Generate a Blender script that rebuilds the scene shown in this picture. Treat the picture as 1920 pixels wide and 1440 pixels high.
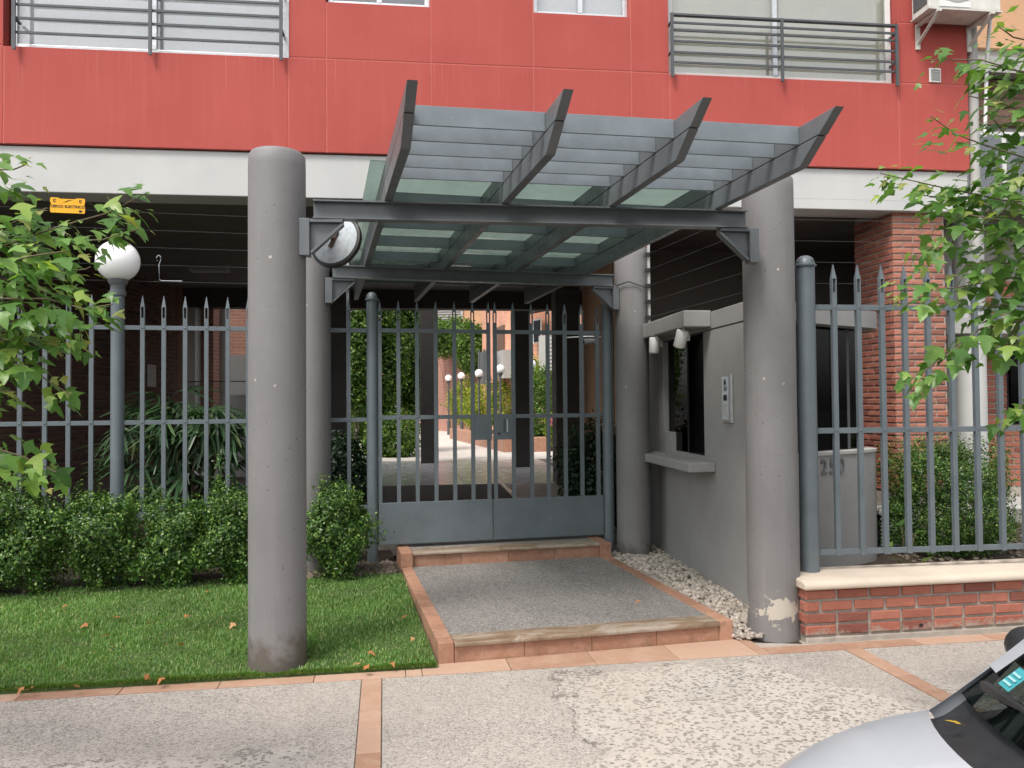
import bpy, math, random
import numpy as np
from mathutils import Vector, Matrix, Euler
R = math.radians
random.seed(7); rng = np.random.default_rng(11)
sc = bpy.context.scene
for o in list(bpy.data.objects): bpy.data.objects.remove(o)
C = sc.collection

# ------------------------------------------------------------------ camera
FPX, PITCH, ROLL, CH = 1497.5, R(1.356), R(-.4687), 1.65
fw = Vector((0, math.cos(PITCH), math.sin(PITCH))); up0 = Vector((0, -math.sin(PITCH), math.cos(PITCH)))
cx = Vector((1, 0, 0))*math.cos(ROLL) + up0*math.sin(ROLL); cu = -Vector((1, 0, 0))*math.sin(ROLL) + up0*math.cos(ROLL)
cam_d = bpy.data.cameras.new('camera'); cam = bpy.data.objects.new('camera', cam_d); C.objects.link(cam)
cam_d.sensor_fit = 'HORIZONTAL'; cam_d.sensor_width = 36; cam_d.lens = 36*FPX/1920; cam_d.clip_end = 600; cam_d.clip_start = .05
m = Matrix((cx, cu, -fw)).transposed().to_4x4(); m.translation = (0, 0, CH); cam.matrix_world = m
sc.camera = cam
# ------------------------------------------------------------------ sky, sun, exposure
SUN_EL, SUN_AZ = 58, 214          # azimuth the light comes from, clockwise from +Y
w = bpy.data.worlds.new('World'); sc.world = w; w.use_nodes = True
nt = w.node_tree; bg = nt.nodes['Background']
sky = nt.nodes.new('ShaderNodeTexSky'); sky.sky_type = 'NISHITA'; sky.sun_disc = False
sky.sun_elevation = R(SUN_EL); sky.sun_rotation = R(SUN_AZ); sky.dust_density = 3; sky.air_density = 1.2
hs = nt.nodes.new('ShaderNodeHueSaturation'); hs.inputs['Saturation'].default_value = .22
nt.links.new(sky.outputs[0], hs.inputs['Color']); nt.links.new(hs.outputs[0], bg.inputs['Color'])
bg.inputs['Strength'].default_value = .15
sl = bpy.data.lights.new('sun', 'SUN'); sun = bpy.data.objects.new('sun', sl); C.objects.link(sun)
sl.energy = 1.5; sl.angle = R(14); sl.color = (1, .95, .88)
az, el = R(SUN_AZ), R(SUN_EL)
sun_dir = Vector((math.sin(az)*math.cos(el), math.cos(az)*math.cos(el), math.sin(el)))
sun.rotation_euler = sun_dir.to_track_quat('Z', 'Y').to_euler(); sun.location = sun_dir*30
vs = sc.view_settings; vs.view_transform = 'Standard'; vs.look = 'None'; vs.gamma = 1; vs.use_curve_mapping = False
vs.exposure = .82
sc.cycles.max_bounces = 4; sc.cycles.diffuse_bounces = 3; sc.cycles.glossy_bounces = 2; sc.cycles.transmission_bounces = 2; sc.cycles.transparent_max_bounces = 8
sc.cycles.caustics_reflective = False; sc.cycles.caustics_refractive = False

# ------------------------------------------------------------------ frames of reference
class Fr:
    def __init__(s, o, deg): s.o = Vector(o); s.yaw = R(deg); s.c = math.cos(s.yaw); s.s = math.sin(s.yaw)
    def W(s, a, b, z): return Vector((s.o.x+a*s.c-b*s.s, s.o.y+a*s.s+b*s.c, s.o.z+z))
    def L(s, p): d = Vector(p)-s.o; return Vector((d.x*s.c+d.y*s.s, -d.x*s.s+d.y*s.c, d.z))
WO = Fr((0, 0, 0), 0)                 # world
FA = Fr((0, 8.3, 0), 6.84)            # apartment facade
GA = Fr((0, 0, 0), 13.4)              # gate, ramp, canopy
BO = Fr((-.931, 4.942, 0), 9.1)       # pavement border
RF = Fr((2.142, 5.708, 0), 6.5)       # right fence
def at(px, py, y):                    # point on the line of sight at distance y into the scene
    d = fw + cx*((px-960)/FPX) - cu*((py-720)/FPX); return Vector((0, 0, CH)) + d*(y/d.y)
def atz(px, py, z):
    d = fw + cx*((px-960)/FPX) - cu*((py-720)/FPX); return Vector((0, 0, CH)) + d*((z-CH)/d.z)

# ------------------------------------------------------------------ materials
def lin(r, g, b): return tuple(((c/255)/12.92 if c/255 <= .04045 else ((c/255+.055)/1.055)**2.4) for c in (r, g, b))
class NT:
    def __init__(s, name):
        s.m = bpy.data.materials.new(name); s.m.use_nodes = True; s.t = s.m.node_tree; s.b = s.t.nodes['Principled BSDF']
        s.out = s.t.nodes['Material Output']; s.tc = s.t.nodes.new('ShaderNodeTexCoord')
    def n(s, typ, **k):
        x = s.t.nodes.new(typ)
        for a, v in k.items():
            if a.startswith('i_'): x.inputs[a[2:].replace('_', ' ')].default_value = v
            else: setattr(x, a, v)
        return x
    def l(s, a, b): s.t.links.new(a, b)
    def co(s): return s.tc.outputs['Object']
    def noise(s, scale, detail=5, rough=.6, co=None, dist=0):
        x = s.n('ShaderNodeTexNoise', i_Scale=scale, i_Detail=detail, i_Roughness=rough, i_Distortion=dist); s.l(co or s.co(), x.inputs['Vector']); return x.outputs['Fac']
    def vor(s, scale, feature='F1', co=None, rand=1):
        x = s.n('ShaderNodeTexVoronoi', feature=feature, i_Scale=scale, i_Randomness=rand); s.l(co or s.co(), x.inputs['Vector']); return x
    def ramp(s, fac, stops):
        x = s.n('ShaderNodeValToRGB'); e = x.color_ramp.elements
        while len(e) < len(stops): e.new(.5)
        for el_, (p, c) in zip(e, stops):
            el_.position = p; el_.color = (*c, 1) if not isinstance(c, (int, float)) else (c, c, c, 1)
        s.l(fac, x.inputs['Fac']); return x.outputs['Color']
    def mix(s, fac, a, b, bt='MIX'):
        x = s.n('ShaderNodeMix', data_type='RGBA', blend_type=bt)
        for v, i in ((fac, 0), (a, 6), (b, 7)):
            if hasattr(v, 'links'): s.l(v, x.inputs[i])
            else: x.inputs[i].default_value = v if i == 0 else ((*v, 1) if not isinstance(v, (int, float)) else (v, v, v, 1))
        return x.outputs[2]
    def math(s, op, a, b=0, c=0):
        x = s.n('ShaderNodeMath', operation=op)
        for v, i in ((a, 0), (b, 1), (c, 2)):
            if hasattr(v, 'links'): s.l(v, x.inputs[i])
            else: x.inputs[i].default_value = v
        return x.outputs[0]
    def sep(s, co=None):
        x = s.n('ShaderNodeSeparateXYZ'); s.l(co or s.co(), x.inputs[0]); return x.outputs
    def bump(s, h, strength=.3, dist=.01, normal=None):
        x = s.n('ShaderNodeBump', i_Strength=strength, i_Distance=dist); s.l(h, x.inputs['Height'])
        if normal: s.l(normal, x.inputs['Normal'])
        s.l(x.outputs[0], s.b.inputs['Normal']); return x.outputs[0]
    def scaled(s, v):
        x = s.n('ShaderNodeMapping'); x.inputs['Scale'].default_value = v; s.l(s.co(), x.inputs['Vector']); return x.outputs[0]
    def facing(s, k):                                # Schlick-like mirror share, the same from both sides of a pane
        lw_ = s.n('ShaderNodeLayerWeight'); lw_.inputs['Blend'].default_value = .5
        return s.math('MULTIPLY', s.math('ADD', s.math('MULTIPLY', s.math('POWER', lw_.outputs['Facing'], 4), .9), .05), k)
    def rnd(s):
        oi = s.n('ShaderNodeObjectInfo'); g = s.n('ShaderNodeNewGeometry')
        return s.math('FRACT', s.math('ADD', oi.outputs['Random'], g.outputs['Random Per Island']))
def mul(c, k): return tuple(min(1, x*k) for x in c)
def mat(name, col, rough=.7, var=.15, vs=3, bump=0, bs=80, bd=.004, metal=0, spec=.5, rnd=0, col2=None, fine=.06):
    t = NT(name); f = t.noise(vs, 6)
    c = t.ramp(f, [(.3, mul(col, 1-var)), (.7, mul(col2 or col, 1+var))])
    if fine: c = t.mix(1, c, t.ramp(t.noise(vs*22, 4), [(.25, 1-fine), (.75, 1+fine)]), 'MULTIPLY')
    if rnd: c = t.mix(1, c, t.ramp(t.rnd(), [(0, 1-rnd), (1, 1+rnd)]), 'MULTIPLY')
    t.l(c, t.b.inputs['Base Color'])
    t.l(t.ramp(t.noise(vs*3, 4), [(.3, max(0, rough-.1)), (.7, min(1, rough+.1))]), t.b.inputs['Roughness'])
    t.b.inputs['Metallic'].default_value = metal; t.b.inputs['Specular IOR Level'].default_value = spec
    if bump: t.bump(t.noise(bs, 4), bump, bd)
    return t.m
M = {}
M['red'] = None
def m_red():
    t = NT('red stucco'); c = t.ramp(t.noise(1.3, 6), [(.3, (.395, .068, .055)), (.7, (.455, .084, .068))])
    st = t.noise(2.2, 5, co=t.scaled((6, 6, .35)))                       # faint vertical weather streaks
    c = t.mix(t.ramp(st, [(.52, 0), (.8, .28)]), c, (.54, .135, .11))
    c = t.mix(t.ramp(t.noise(.5, 4), [(.52, 0), (.7, .3)]), c, (.33, .056, .047))
    z = t.sep()[2]; run = t.math('MULTIPLY', t.ramp(t.noise(5, 3, co=t.scaled((9, 9, .05))), [(.62, 0), (.72, 1)]), t.ramp(z, [(.0, 0), (1, 1)]))
    run = t.math('MULTIPLY', t.math('MULTIPLY', run, t.ramp(t.math('SUBTRACT', z, 4.55), [(0, 0), (.62, .55)])), t.math('LESS_THAN', z, 5.19))
    c = t.mix(run, c, (.60, .22, .18))
    t.l(c, t.b.inputs['Base Color']); t.b.inputs['Roughness'].default_value = .85; t.bump(t.noise(220, 3), .25, .002); return t.m
M['red'] = m_red()
M['red_joint'] = mat('pink joint', (.50, .125, .10), .9, .08, 3)
M['white'] = None
def m_white():
    t = NT('white painted concrete'); c = t.ramp(t.noise(1.5, 6), [(.3, (.49, .49, .48)), (.7, (.57, .57, .55))])
    st = t.noise(2.0, 5, co=t.scaled((4, 4, .5))); c = t.mix(t.ramp(st, [(.55, 0), (.8, .3)]), c, (.48, .46, .42))
    t.l(c, t.b.inputs['Base Color']); t.b.inputs['Roughness'].default_value = .8; t.bump(t.noise(60, 4), .12, .004); return t.m
M['white'] = m_white()
M['white_plain'] = mat('white enamel', (.75, .75, .73), .45, .05, 4)
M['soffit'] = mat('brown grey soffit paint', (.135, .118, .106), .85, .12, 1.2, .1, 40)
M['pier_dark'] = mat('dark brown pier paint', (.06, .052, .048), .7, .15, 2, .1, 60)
def m_column(peel):
    t = NT('grey column paint'); co = t.sep()
    c = t.ramp(t.noise(1.6, 6), [(.3, (.180, .172, .171)), (.7, (.222, .212, .211))])
    c = t.mix(t.ramp(t.noise(9, 5), [(.35, 0), (.75, .25)]), c, (.165, .156, .155))
    pit = t.vor(26, rand=1); sel = t.ramp(t.noise(4.3, 4, .7), [(.50, 0), (.57, 1)])
    pm = t.math('MULTIPLY', t.ramp(pit.outputs['Distance'], [(.08, 1), (.17, 0)]), t.math('MULTIPLY', sel, t.ramp(t.noise(31, 2), [(.34, 0), (.52, 1)])))
    c = t.mix(t.math('MULTIPLY', pm, .8), c, (.05, .045, .042))
    chip = t.math('MULTIPLY', t.ramp(t.vor(12).outputs['Distance'], [(.09, 1), (.13, 0)]), t.ramp(t.noise(2.4, 3, co=t.scaled((1, 1, .8))), [(.60, 0), (.64, 1)]))
    c = t.mix(chip, c, (.62, .58, .52))
    z = co[2]
    c = t.mix(t.ramp(t.noise(3, 5, co=t.scaled((7, 7, .4))), [(.52, 0), (.75, .4)]), c, (.25, .236, .23))
    if peel:
        e = t.math('ADD', t.math('MULTIPLY', t.noise(11, 7, .7, dist=.6), 1.1), t.math('ABSOLUTE', t.math('MULTIPLY', t.math('SUBTRACT', z, .205), 2.6)))
        e = t.math('ADD', e, t.math('MULTIPLY', t.math('ABSOLUTE', t.math('SUBTRACT', co[0], -.02)), .9))
        c = t.mix(t.ramp(e, [(.73, 1), (.75, 0)]), c, (.50, .45, .38))
    else:
        e = t.math('ADD', t.math('MULTIPLY', t.noise(7, 6, .65), .55), t.math('MULTIPLY', z, 1.0))
        c = t.mix(t.ramp(e, [(.38, .9), (.52, 0)]), c, (.105, .085, .068))
    t.l(c, t.b.inputs['Base Color']); t.b.inputs['Roughness'].default_value = .62
    t.bump(t.math('SUBTRACT', t.noise(45, 4), t.math('MULTIPLY', pm, 2.5)), .28, .006); return t.m
M['column'] = m_column(False); M['column_peel'] = m_column(True)
M['booth'] = mat('grey booth paint', (.30, .292, .285), .75, .1, 2, .15, 90, .003)
M['metal'] = mat('blue grey gate enamel', (.122, .146, .163), .42, .14, 3, .05, 120, .001)
M['canopy'] = mat('dark grey canopy enamel', (.122, .133, .141), .40, .14, 5, .05, 90, .001)
M['slat'] = mat('louvre grey enamel', (.185, .212, .232), .42, .16, 5, .05, 90, .001)
def wear(m_, amt, thr):
    t = NT.__new__(NT); t.m = m_; t.t = m_.node_tree; t.b = t.t.nodes['Principled BSDF']; t.tc = t.t.nodes.new('ShaderNodeTexCoord')
    g = t.n('ShaderNodeNewGeometry'); src = t.b.inputs['Base Color'].links[0].from_socket; P = g.outputs['Position']
    k = t.math('MULTIPLY', t.ramp(t.noise(38, 5, .7, co=P), [(thr, 0), (thr+.05, amt)]), t.ramp(t.noise(3.1, 3, co=P), [(.48, 0), (.6, 1)]))
    c = t.mix(k, src, (.15, .085, .055)); c = t.mix(t.ramp(t.noise(6, 6, .7, co=P), [(.5, 0), (.8, .35)]), c, (.20, .215, .225)); t.l(c, t.b.inputs['Base Color'])
wear(M['metal'], .7, .66); wear(M['canopy'], .6, .68); wear(M['slat'], .4, .70)
M['galv'] = mat('galvanised sheet', (.50, .54, .57), .72, .2, 30, .05, 120, .001, .05)
M['rust'] = mat('rusty steel', (.10, .055, .035), .8, .4, 30, .3, 150, .002)
M['black'] = mat('black rubber', (.015, .015, .016), .5, .2, 10)
M['blackmetal'] = mat('dark railing enamel', (.075, .082, .088), .45, .15, 6)
M['alu'] = mat('brushed aluminium', (.62, .63, .64), .38, .08, 20, .05, 200, .001, .8)
M['mortar'] = mat('mortar', (.39, .34, .295), .95, .2, 9, .5, 70, .006)
M['mortar_dark'] = mat('dark mortar', (.13, .10, .085), .95, .2, 9, .4, 70, .006)
def m_brick(name, a, b, cdark, bump=.45):
    t = NT(name); r = t.rnd(); c = t.ramp(r, [(0, cdark), (.25, a), (.7, b), (1, mul(a, 1.15))])
    c = t.mix(t.ramp(t.noise(14, 6, .7), [(.35, 0), (.8, .55)]), c, mul(cdark, .75))
    c = t.mix(t.ramp(t.noise(6, 5, .6), [(.62, 0), (.8, .5)]), c, (.52, .40, .33))
    t.l(c, t.b.inputs['Base Color']); t.b.inputs['Roughness'].default_value = .9; t.bump(t.noise(60, 5), bump, .006); return t.m
M['brick_pier'] = m_brick('pier brick', (.40, .15, .10), (.47, .205, .145), (.27, .11, .08), .7)
M['brick'] = m_brick('orange red brick', (.37, .128, .085), (.45, .175, .12), (.24, .085, .062), .8)
def m_smear():
    m_ = m_brick('crumbling brick smeared with mortar', (.36, .115, .078), (.44, .15, .10), (.20, .07, .055), .9); t = NT.__new__(NT); t.m = m_; t.t = m_.node_tree; t.b = t.t.nodes['Principled BSDF']; t.tc = t.t.nodes.new('ShaderNodeTexCoord')
    g = t.n('ShaderNodeNewGeometry'); src = t.b.inputs['Base Color'].links[0].from_socket; z = t.sep(g.outputs['Position'])[2]
    k = t.math('SUBTRACT', t.noise(7, 6, .7, co=g.outputs['Position'], dist=.5), t.math('MULTIPLY', t.math('SUBTRACT', z, .07), 3.5))
    t.l(t.mix(t.ramp(k, [(.45, 0), (.62, .9)]), src, (.37, .32, .27)), t.b.inputs['Base Color']); return m_
M['brick_smear'] = m_smear()
M['brick_dull'] = m_brick('weathered red brick', (.36, .115, .075), (.42, .16, .105), (.22, .075, .055))
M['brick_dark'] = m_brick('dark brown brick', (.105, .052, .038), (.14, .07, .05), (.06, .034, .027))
def m_far_brick(name, a, b, mo):
    t = NT(name); bt = t.n('ShaderNodeTexBrick', i_Scale=1, i_Brick_Width=.24, i_Row_Height=.072, i_Mortar_Size=.009)
    bt.inputs['Color1'].default_value = (*a, 1); bt.inputs['Color2'].default_value = (*b, 1); bt.inputs['Mortar'].default_value = (*mo, 1)
    s_ = t.sep(); cm = t.n('ShaderNodeCombineXYZ'); t.l(t.math('ADD', s_[0], s_[1]), cm.inputs[0]); t.l(s_[2], cm.inputs[1])
    t.l(cm.outputs[0], bt.inputs['Vector']); c = t.mix(1, bt.outputs['Color'], t.ramp(t.noise(1.1, 5), [(.3, .8), (.7, 1.15)]), 'MULTIPLY')
    t.l(c, t.b.inputs['Base Color']); t.b.inputs['Roughness'].default_value = .9; return t.m
M['far_brick'] = m_far_brick('courtyard brick', (.62, .26, .16), (.72, .33, .21), (.62, .42, .32))
M['far_brick2'] = m_far_brick('courtyard brick wall', (.42, .19, .135), (.36, .15, .11), (.42, .30, .25))
def m_tile():
    t = NT('terracotta tile'); r = t.rnd(); c = t.ramp(r, [(0, (.33, .185, .12)), (.5, (.39, .235, .16)), (1, (.46, .30, .215))])
    c = t.mix(t.ramp(t.noise(4.5, 6, .7, dist=1), [(.45, 0), (.75, .6)]), c, (.50, .355, .27))
    c = t.mix(t.ramp(t.noise(11, 5, .7), [(.6, 0), (.8, .45)]), c, (.33, .17, .11))
    t.l(c, t.b.inputs['Base Color']); t.b.inputs['Roughness'].default_value = .75; t.bump(t.noise(90, 4), .2, .003); return t.m
M['tile'] = m_tile()
def m_tile_dark():
    t = NT('worn brown tile'); r = t.rnd(); c = t.ramp(r, [(0, (.30, .15, .095)), (1, (.42, .22, .14))])
    c = t.mix(t.ramp(t.noise(6, 6, .7, dist=1), [(.45, 0), (.75, .7)]), c, (.50, .31, .22))
    c = t.mix(t.ramp(t.noise(13, 5, .7), [(.52, 0), (.75, .7)]), c, (.15, .085, .06))
    t.l(c, t.b.inputs['Base Color']); t.b.inputs['Roughness'].default_value = .7; t.bump(t.noise(70, 4), .25, .004); return t.m
M['tile_dark'] = m_tile_dark()
def m_nosing():
    t = NT('worn stone nosing'); c = t.ramp(t.noise(3, 7, .7, co=t.scaled((1, 3, 3)), dist=1.2), [(.25, (.12, .07, .04)), (.45, (.22, .15, .095)), (.6, (.33, .275, .22)), (.8, (.15, .10, .065))])
    s_ = t.sep(); t.l(c, t.b.inputs['Base Color']); t.b.inputs['Roughness'].default_value = .5; t.bump(t.noise(30, 5), .3, .004); return t.m
M['nosing'] = m_nosing()
def agg(t, base, stones, scale, dens, dirt):
    v = t.vor(scale, co=t.scaled((1, 1.25, 1))); cs = t.n('ShaderNodeSeparateColor'); t.l(v.outputs['Color'], cs.inputs[0])
    stone = t.ramp(cs.outputs[0], [(0, stones[0]), (.5, stones[1]), (1, stones[2])])
    thr = t.math('ADD', t.math('MULTIPLY', t.math('SUBTRACT', t.noise(3.5, 5, .7), .5), 1.9), dens+.17)
    edge = t.math('ADD', v.outputs['Distance'], t.math('MULTIPLY', t.math('SUBTRACT', t.noise(scale*2.2, 3), .5), .35))
    on = t.math('MULTIPLY', t.math('LESS_THAN', cs.outputs[1], thr), t.ramp(edge, [(.34, 1), (.46, 0)]))
    c = t.mix(on, t.ramp(t.noise(26, 6, .7), [(.25, mul(base, .78)), (.75, mul(base, 1.15))]), stone)
    sp_ = t.vor(scale*1.9); s2 = t.n('ShaderNodeSeparateColor'); t.l(sp_.outputs['Color'], s2.inputs[0])
    c = t.mix(t.math('MULTIPLY', t.math('LESS_THAN', s2.outputs[0], t.math('MULTIPLY', t.noise(2.3, 5, .7), .42)), .7), c, mul(stones[0], 1.3))
    c = t.mix(t.ramp(t.noise(.9, 4), [(.4, 0), (.75, .55)]), c, dirt)
    c = t.mix(1, c, t.ramp(t.noise(1.7, 7, .7), [(.25, .80), (.5, 1), (.75, 1.12)]), 'MULTIPLY')
    c = t.mix(t.ramp(t.noise(130, 3), [(.5, 0), (.75, .5)]), c, mul(base, .45)); return c, on
def m_agg(name, base, stones, scale, dens, dirt, bump=.5, rough=.9):
    t = NT(name); c, on = agg(t, base, stones, scale, dens, dirt); t.l(c, t.b.inputs['Base Color']); t.b.inputs['Roughness'].default_value = rough
    t.bump(t.math('ADD', t.noise(140, 3), t.math('MULTIPLY', on, -.4)), bump, .004); return t.m
def m_walk():
    """washed aggregate worn through to pale cement in places, cracked round the worn areas"""
    t = NT('washed aggregate pavement'); a, on = agg(t, (.425, .382, .343), ((.13, .118, .108), (.28, .245, .22), (.60, .535, .475)), 62, .42, (.35, .30, .26))
    b, on2 = agg(t, (.485, .44, .395), ((.085, .078, .07), (.15, .137, .124), (.25, .225, .20)), 33, .16, (.43, .36, .30))
    x, y, _ = t.sep(); mx = lambda *k: k[0] if len(k) == 1 else t.math('MAXIMUM', k[0], mx(*k[1:]))
    dA = mx(t.math('SUBTRACT', 1.13, x), t.math('ADD', y, .22), t.math('MULTIPLY', t.math('ADD', t.math('ADD', t.math('MULTIPLY', x, 1.35), -3.24), t.math('ADD', y, .2)), .6))
    dB = mx(t.math('ADD', x, .28), t.math('ADD', y, 1.02)); dC = mx(t.math('SUBTRACT', 3.2, x), t.math('ADD', y, .86))
    d = t.math('MINIMUM', dA, t.math('MINIMUM', dB, dC))
    n = t.math('ADD', t.math('MULTIPLY', t.math('SUBTRACT', t.noise(4, 7, .62), .5), .55), t.math('MULTIPLY', t.math('SUBTRACT', t.noise(24, 4), .5), .10))
    f = t.math('ADD', d, n); msk = t.ramp(t.math('ADD', t.math('MULTIPLY', f, -3), .5), [(.30, 0), (.75, 1)])
    c = t.mix(msk, a, b)
    crack = t.math('MULTIPLY', t.ramp(t.math('ABSOLUTE', f), [(.003, 1), (.010, 0)]), t.ramp(t.noise(2.2, 2), [(.48, 0), (.56, .8)]))
    c = t.mix(crack, c, (.09, .075, .065))
    c = t.mix(t.math('MULTIPLY', t.ramp(t.vor(2.3).outputs['Distance'], [(.02, 1), (.05, 0)]), .5), c, (.12, .11, .10))      # old gum
    t.l(c, t.b.inputs['Base Color']); t.b.inputs['Roughness'].default_value = .9
    t.bump(t.math('ADD', t.math('ADD', t.noise(140, 3), t.math('MULTIPLY', on, -.4)), t.math('MULTIPLY', crack, -3)), .5, .004); return t.m
M['walk'] = m_walk()
M['ramp_agg'] = m_agg('grey washed aggregate', (.27, .25, .232), ((.06, .055, .05), (.17, .155, .142), (.50, .465, .43)), 58, .50, (.19, .175, .16), .8)
M['courtyard'] = m_agg('pale courtyard paving', (.62, .56, .50), ((.4, .36, .33), (.5, .45, .4), (.7, .65, .6)), 25, .4, (.55, .5, .45))
M['asphalt'] = mat('asphalt', (.05, .05, .052), .9, .2, 2, .5, 90, .005)
M['kerb'] = mat('concrete kerb', (.33, .32, .30), .9, .15, 4, .3, 70)
M['soil'] = mat('dark soil', (.055, .038, .027), 1, .4, 8, .8, 35, .02)
M['turf'] = mat('turf base', (.07, .105, .03), 1, .35, 6, .6, 60, .02)
M['lobby'] = mat('pale polished floor tile', (.66, .635, .635), .18, .06, 2, 0, 50, rnd=.06)
M['mat'] = mat('dark brown doormat', (.045, .036, .031), 1, .25, 40, .7, 200, .004)
M['orange'] = mat('ochre painted wall', (.60, .35, .20), .8, .1, 2, .1, 50)
M['cap'] = mat('cream coping render', (.58, .49, .40), .9, .08, 3, .4, 120, .004)
M['globe'] = None
def m_globe():
    t = NT('opal globe'); t.b.inputs['Base Color'].default_value = (.95, .95, .96, 1); t.b.inputs['Roughness'].default_value = .2
    t.b.inputs['Subsurface Weight'].default_value = 1; t.b.inputs['Subsurface Radius'].default_value = (.3, .3, .3); t.b.inputs['Subsurface Scale'].default_value = .6; return t.m
M['globe'] = m_globe()
def m_canopy_glass():
    t = NT('wired canopy glass'); tr = t.n('ShaderNodeBsdfTransparent'); tr.inputs[0].default_value = (.60, .70, .66, 1)
    tl = t.n('ShaderNodeBsdfTranslucent'); gl = t.n('ShaderNodeBsdfGlossy'); gl.inputs['Roughness'].default_value = .12
    dirt = t.ramp(t.math('ADD', t.math('MULTIPLY', t.noise(3, 6), .6), t.math('MULTIPLY', t.noise(14, 6, .7, co=t.scaled((1, .3, 1))), .4)), [(.3, (.24, .29, .265)), (.7, (.36, .41, .38))]); t.l(dirt, tl.inputs[0])
    a = t.n('ShaderNodeMixShader'); a.inputs[0].default_value = .55; t.l(tr.outputs[0], a.inputs[1]); t.l(tl.outputs[0], a.inputs[2])
    b = t.n('ShaderNodeMixShader'); t.l(t.facing(.5), b.inputs[0]); t.l(a.outputs[0], b.inputs[1]); t.l(gl.outputs[0], b.inputs[2])
    t.l(b.outputs[0], t.out.inputs['Surface']); return t.m
M['canopy_glass'] = m_canopy_glass()
def m_glass(name, tint, k=1.0):
    t = NT(name); tr = t.n('ShaderNodeBsdfTransparent'); tr.inputs[0].default_value = (*tint, 1)
    gl = t.n('ShaderNodeBsdfGlossy'); gl.inputs['Roughness'].default_value = .02
    f = t.facing(k)
    wv = t.noise(2.5, 2); t.b  # slightly wavy panes
    bp = t.n('ShaderNodeBump', i_Strength=.06, i_Distance=.02); t.l(wv, bp.inputs['Height']); t.l(bp.outputs[0], gl.inputs['Normal'])
    b = t.n('ShaderNodeMixShader'); t.l(f, b.inputs[0]); t.l(tr.outputs[0], b.inputs[1]); t.l(gl.outputs[0], b.inputs[2])
    t.l(b.outputs[0], t.out.inputs['Surface']); return t.m
M['glass'] = m_glass('window glass', (.96, .97, .97), 2.6)
M['glass_dark'] = m_glass('tinted booth glass', (.10, .11, .13), .4)
M['glass_car'] = m_glass('windscreen glass', (.16, .20, .19), .8)
M['interior'] = mat('dim room', (.03, .03, .034), .9, .3, 3)
M['curtain'] = mat('cream roller blind', (.74, .69, .56), .9, .05, 2)
M['curtain_white'] = mat('white blind', (.92, .92, .93), .8, .03, 2)
M['yellow'] = mat('yellow warning plastic', (.85, .42, .01), .5, .08, 6)
M['ink'] = mat('black ink', (.012, .011, .010), .6, .1, 6)
M['acwhite'] = mat('weathered white sheet metal', (.62, .60, .55), .55, .16, 6)
M['siding'] = mat('brown timber siding', (.15, .085, .055), .7, .3, 6, .2, 40)
M['wall_grey'] = mat('grey render', (.42, .41, .39), .85, .1, 2, .1, 60)
M['carpaint'] = None
def m_car():
    t = NT('silver car paint'); fl = t.ramp(t.noise(900, 2), [(.3, (.50, .52, .565)), (.7, (.58, .60, .645))])
    t.l(fl, t.b.inputs['Base Color']); t.b.inputs['Metallic'].default_value = .25; t.b.inputs['Roughness'].default_value = .4
    t.b.inputs['Coat Weight'].default_value = .8; t.b.inputs['Coat Roughness'].default_value = .06; return t.m
M['carpaint'] = m_car()
M['carblack'] = mat('black textured plastic', (.022, .023, .026), .45, .2, 10, .15, 300, .001)
M['rubber'] = mat('tyre rubber', (.02, .02, .02), .85, .2, 10)
M['glass_label'] = mat('pale printed line', (.30, .55, .57), .6, .05, 4)
M['teal'] = mat('teal paper', (.05, .32, .36), .6, .05, 4)
def m_leaf(name, stops, rough=.45, trans=.35, islands=True, spec=.4):
    t = NT(name); g = t.n('ShaderNodeNewGeometry'); r = t.rnd()
    c = t.ramp(r, stops); c = t.mix(1, c, t.ramp(t.noise(1.6, 3), [(.3, .75), (.7, 1.2)]), 'MULTIPLY')
    t.l(c, t.b.inputs['Base Color']); t.b.inputs['Roughness'].default_value = rough; t.b.inputs['Specular IOR Level'].default_value = spec
    tl = t.n('ShaderNodeBsdfTranslucent'); c2 = t.mix(1, c, (1.25, 1.35, .55), 'MULTIPLY'); t.l(c2, tl.inputs[0])
    mx = t.n('ShaderNodeMixShader'); mx.inputs[0].default_value = trans; t.l(t.b.outputs[0], mx.inputs[1]); t.l(tl.outputs[0], mx.inputs[2])
    t.l(mx.outputs[0], t.out.inputs['Surface']); return t.m
M['box_leaf'] = m_leaf('boxwood leaf', [(0, (.03, .075, .018)), (.5, (.065, .15, .032)), (.8, (.14, .265, .055)), (1, (.34, .46, .12))], .34, .32)
M['dark_leaf'] = m_leaf('dark evergreen leaf', [(0, (.012, .03, .014)), (1, (.03, .06, .026))], .35, .15)
M['palm_leaf'] = m_leaf('lady palm leaf', [(0, (.035, .08, .035)), (.9, (.075, .145, .06)), (1, (.15, .17, .08))], .32, .2)
M['maple'] = m_leaf('maple leaf', [(0, (.07, .165, .035)), (.5, (.125, .25, .052)), (.85, (.20, .34, .075)), (1, (.33, .44, .11))], .36, .42)
M['maple_young'] = m_leaf('young maple leaf', [(0, (.24, .33, .08)), (1, (.40, .38, .13))], .4, .45)
M['ivy'] = m_leaf('ivy leaf', [(0, (.045, .10, .02)), (.6, (.11, .21, .04)), (1, (.24, .35, .08))], .45, .4)
M['lime_leaf'] = m_leaf('yellow green shrub leaf', [(0, (.10, .17, .025)), (.5, (.25, .34, .04)), (1, (.48, .50, .07))], .45, .45)
M['grass'] = m_leaf('grass blade', [(0, (.11, .22, .055)), (.6, (.185, .335, .10)), (.9, (.29, .42, .15)), (1, (.52, .49, .25))], .5, .4, spec=.3)
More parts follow.
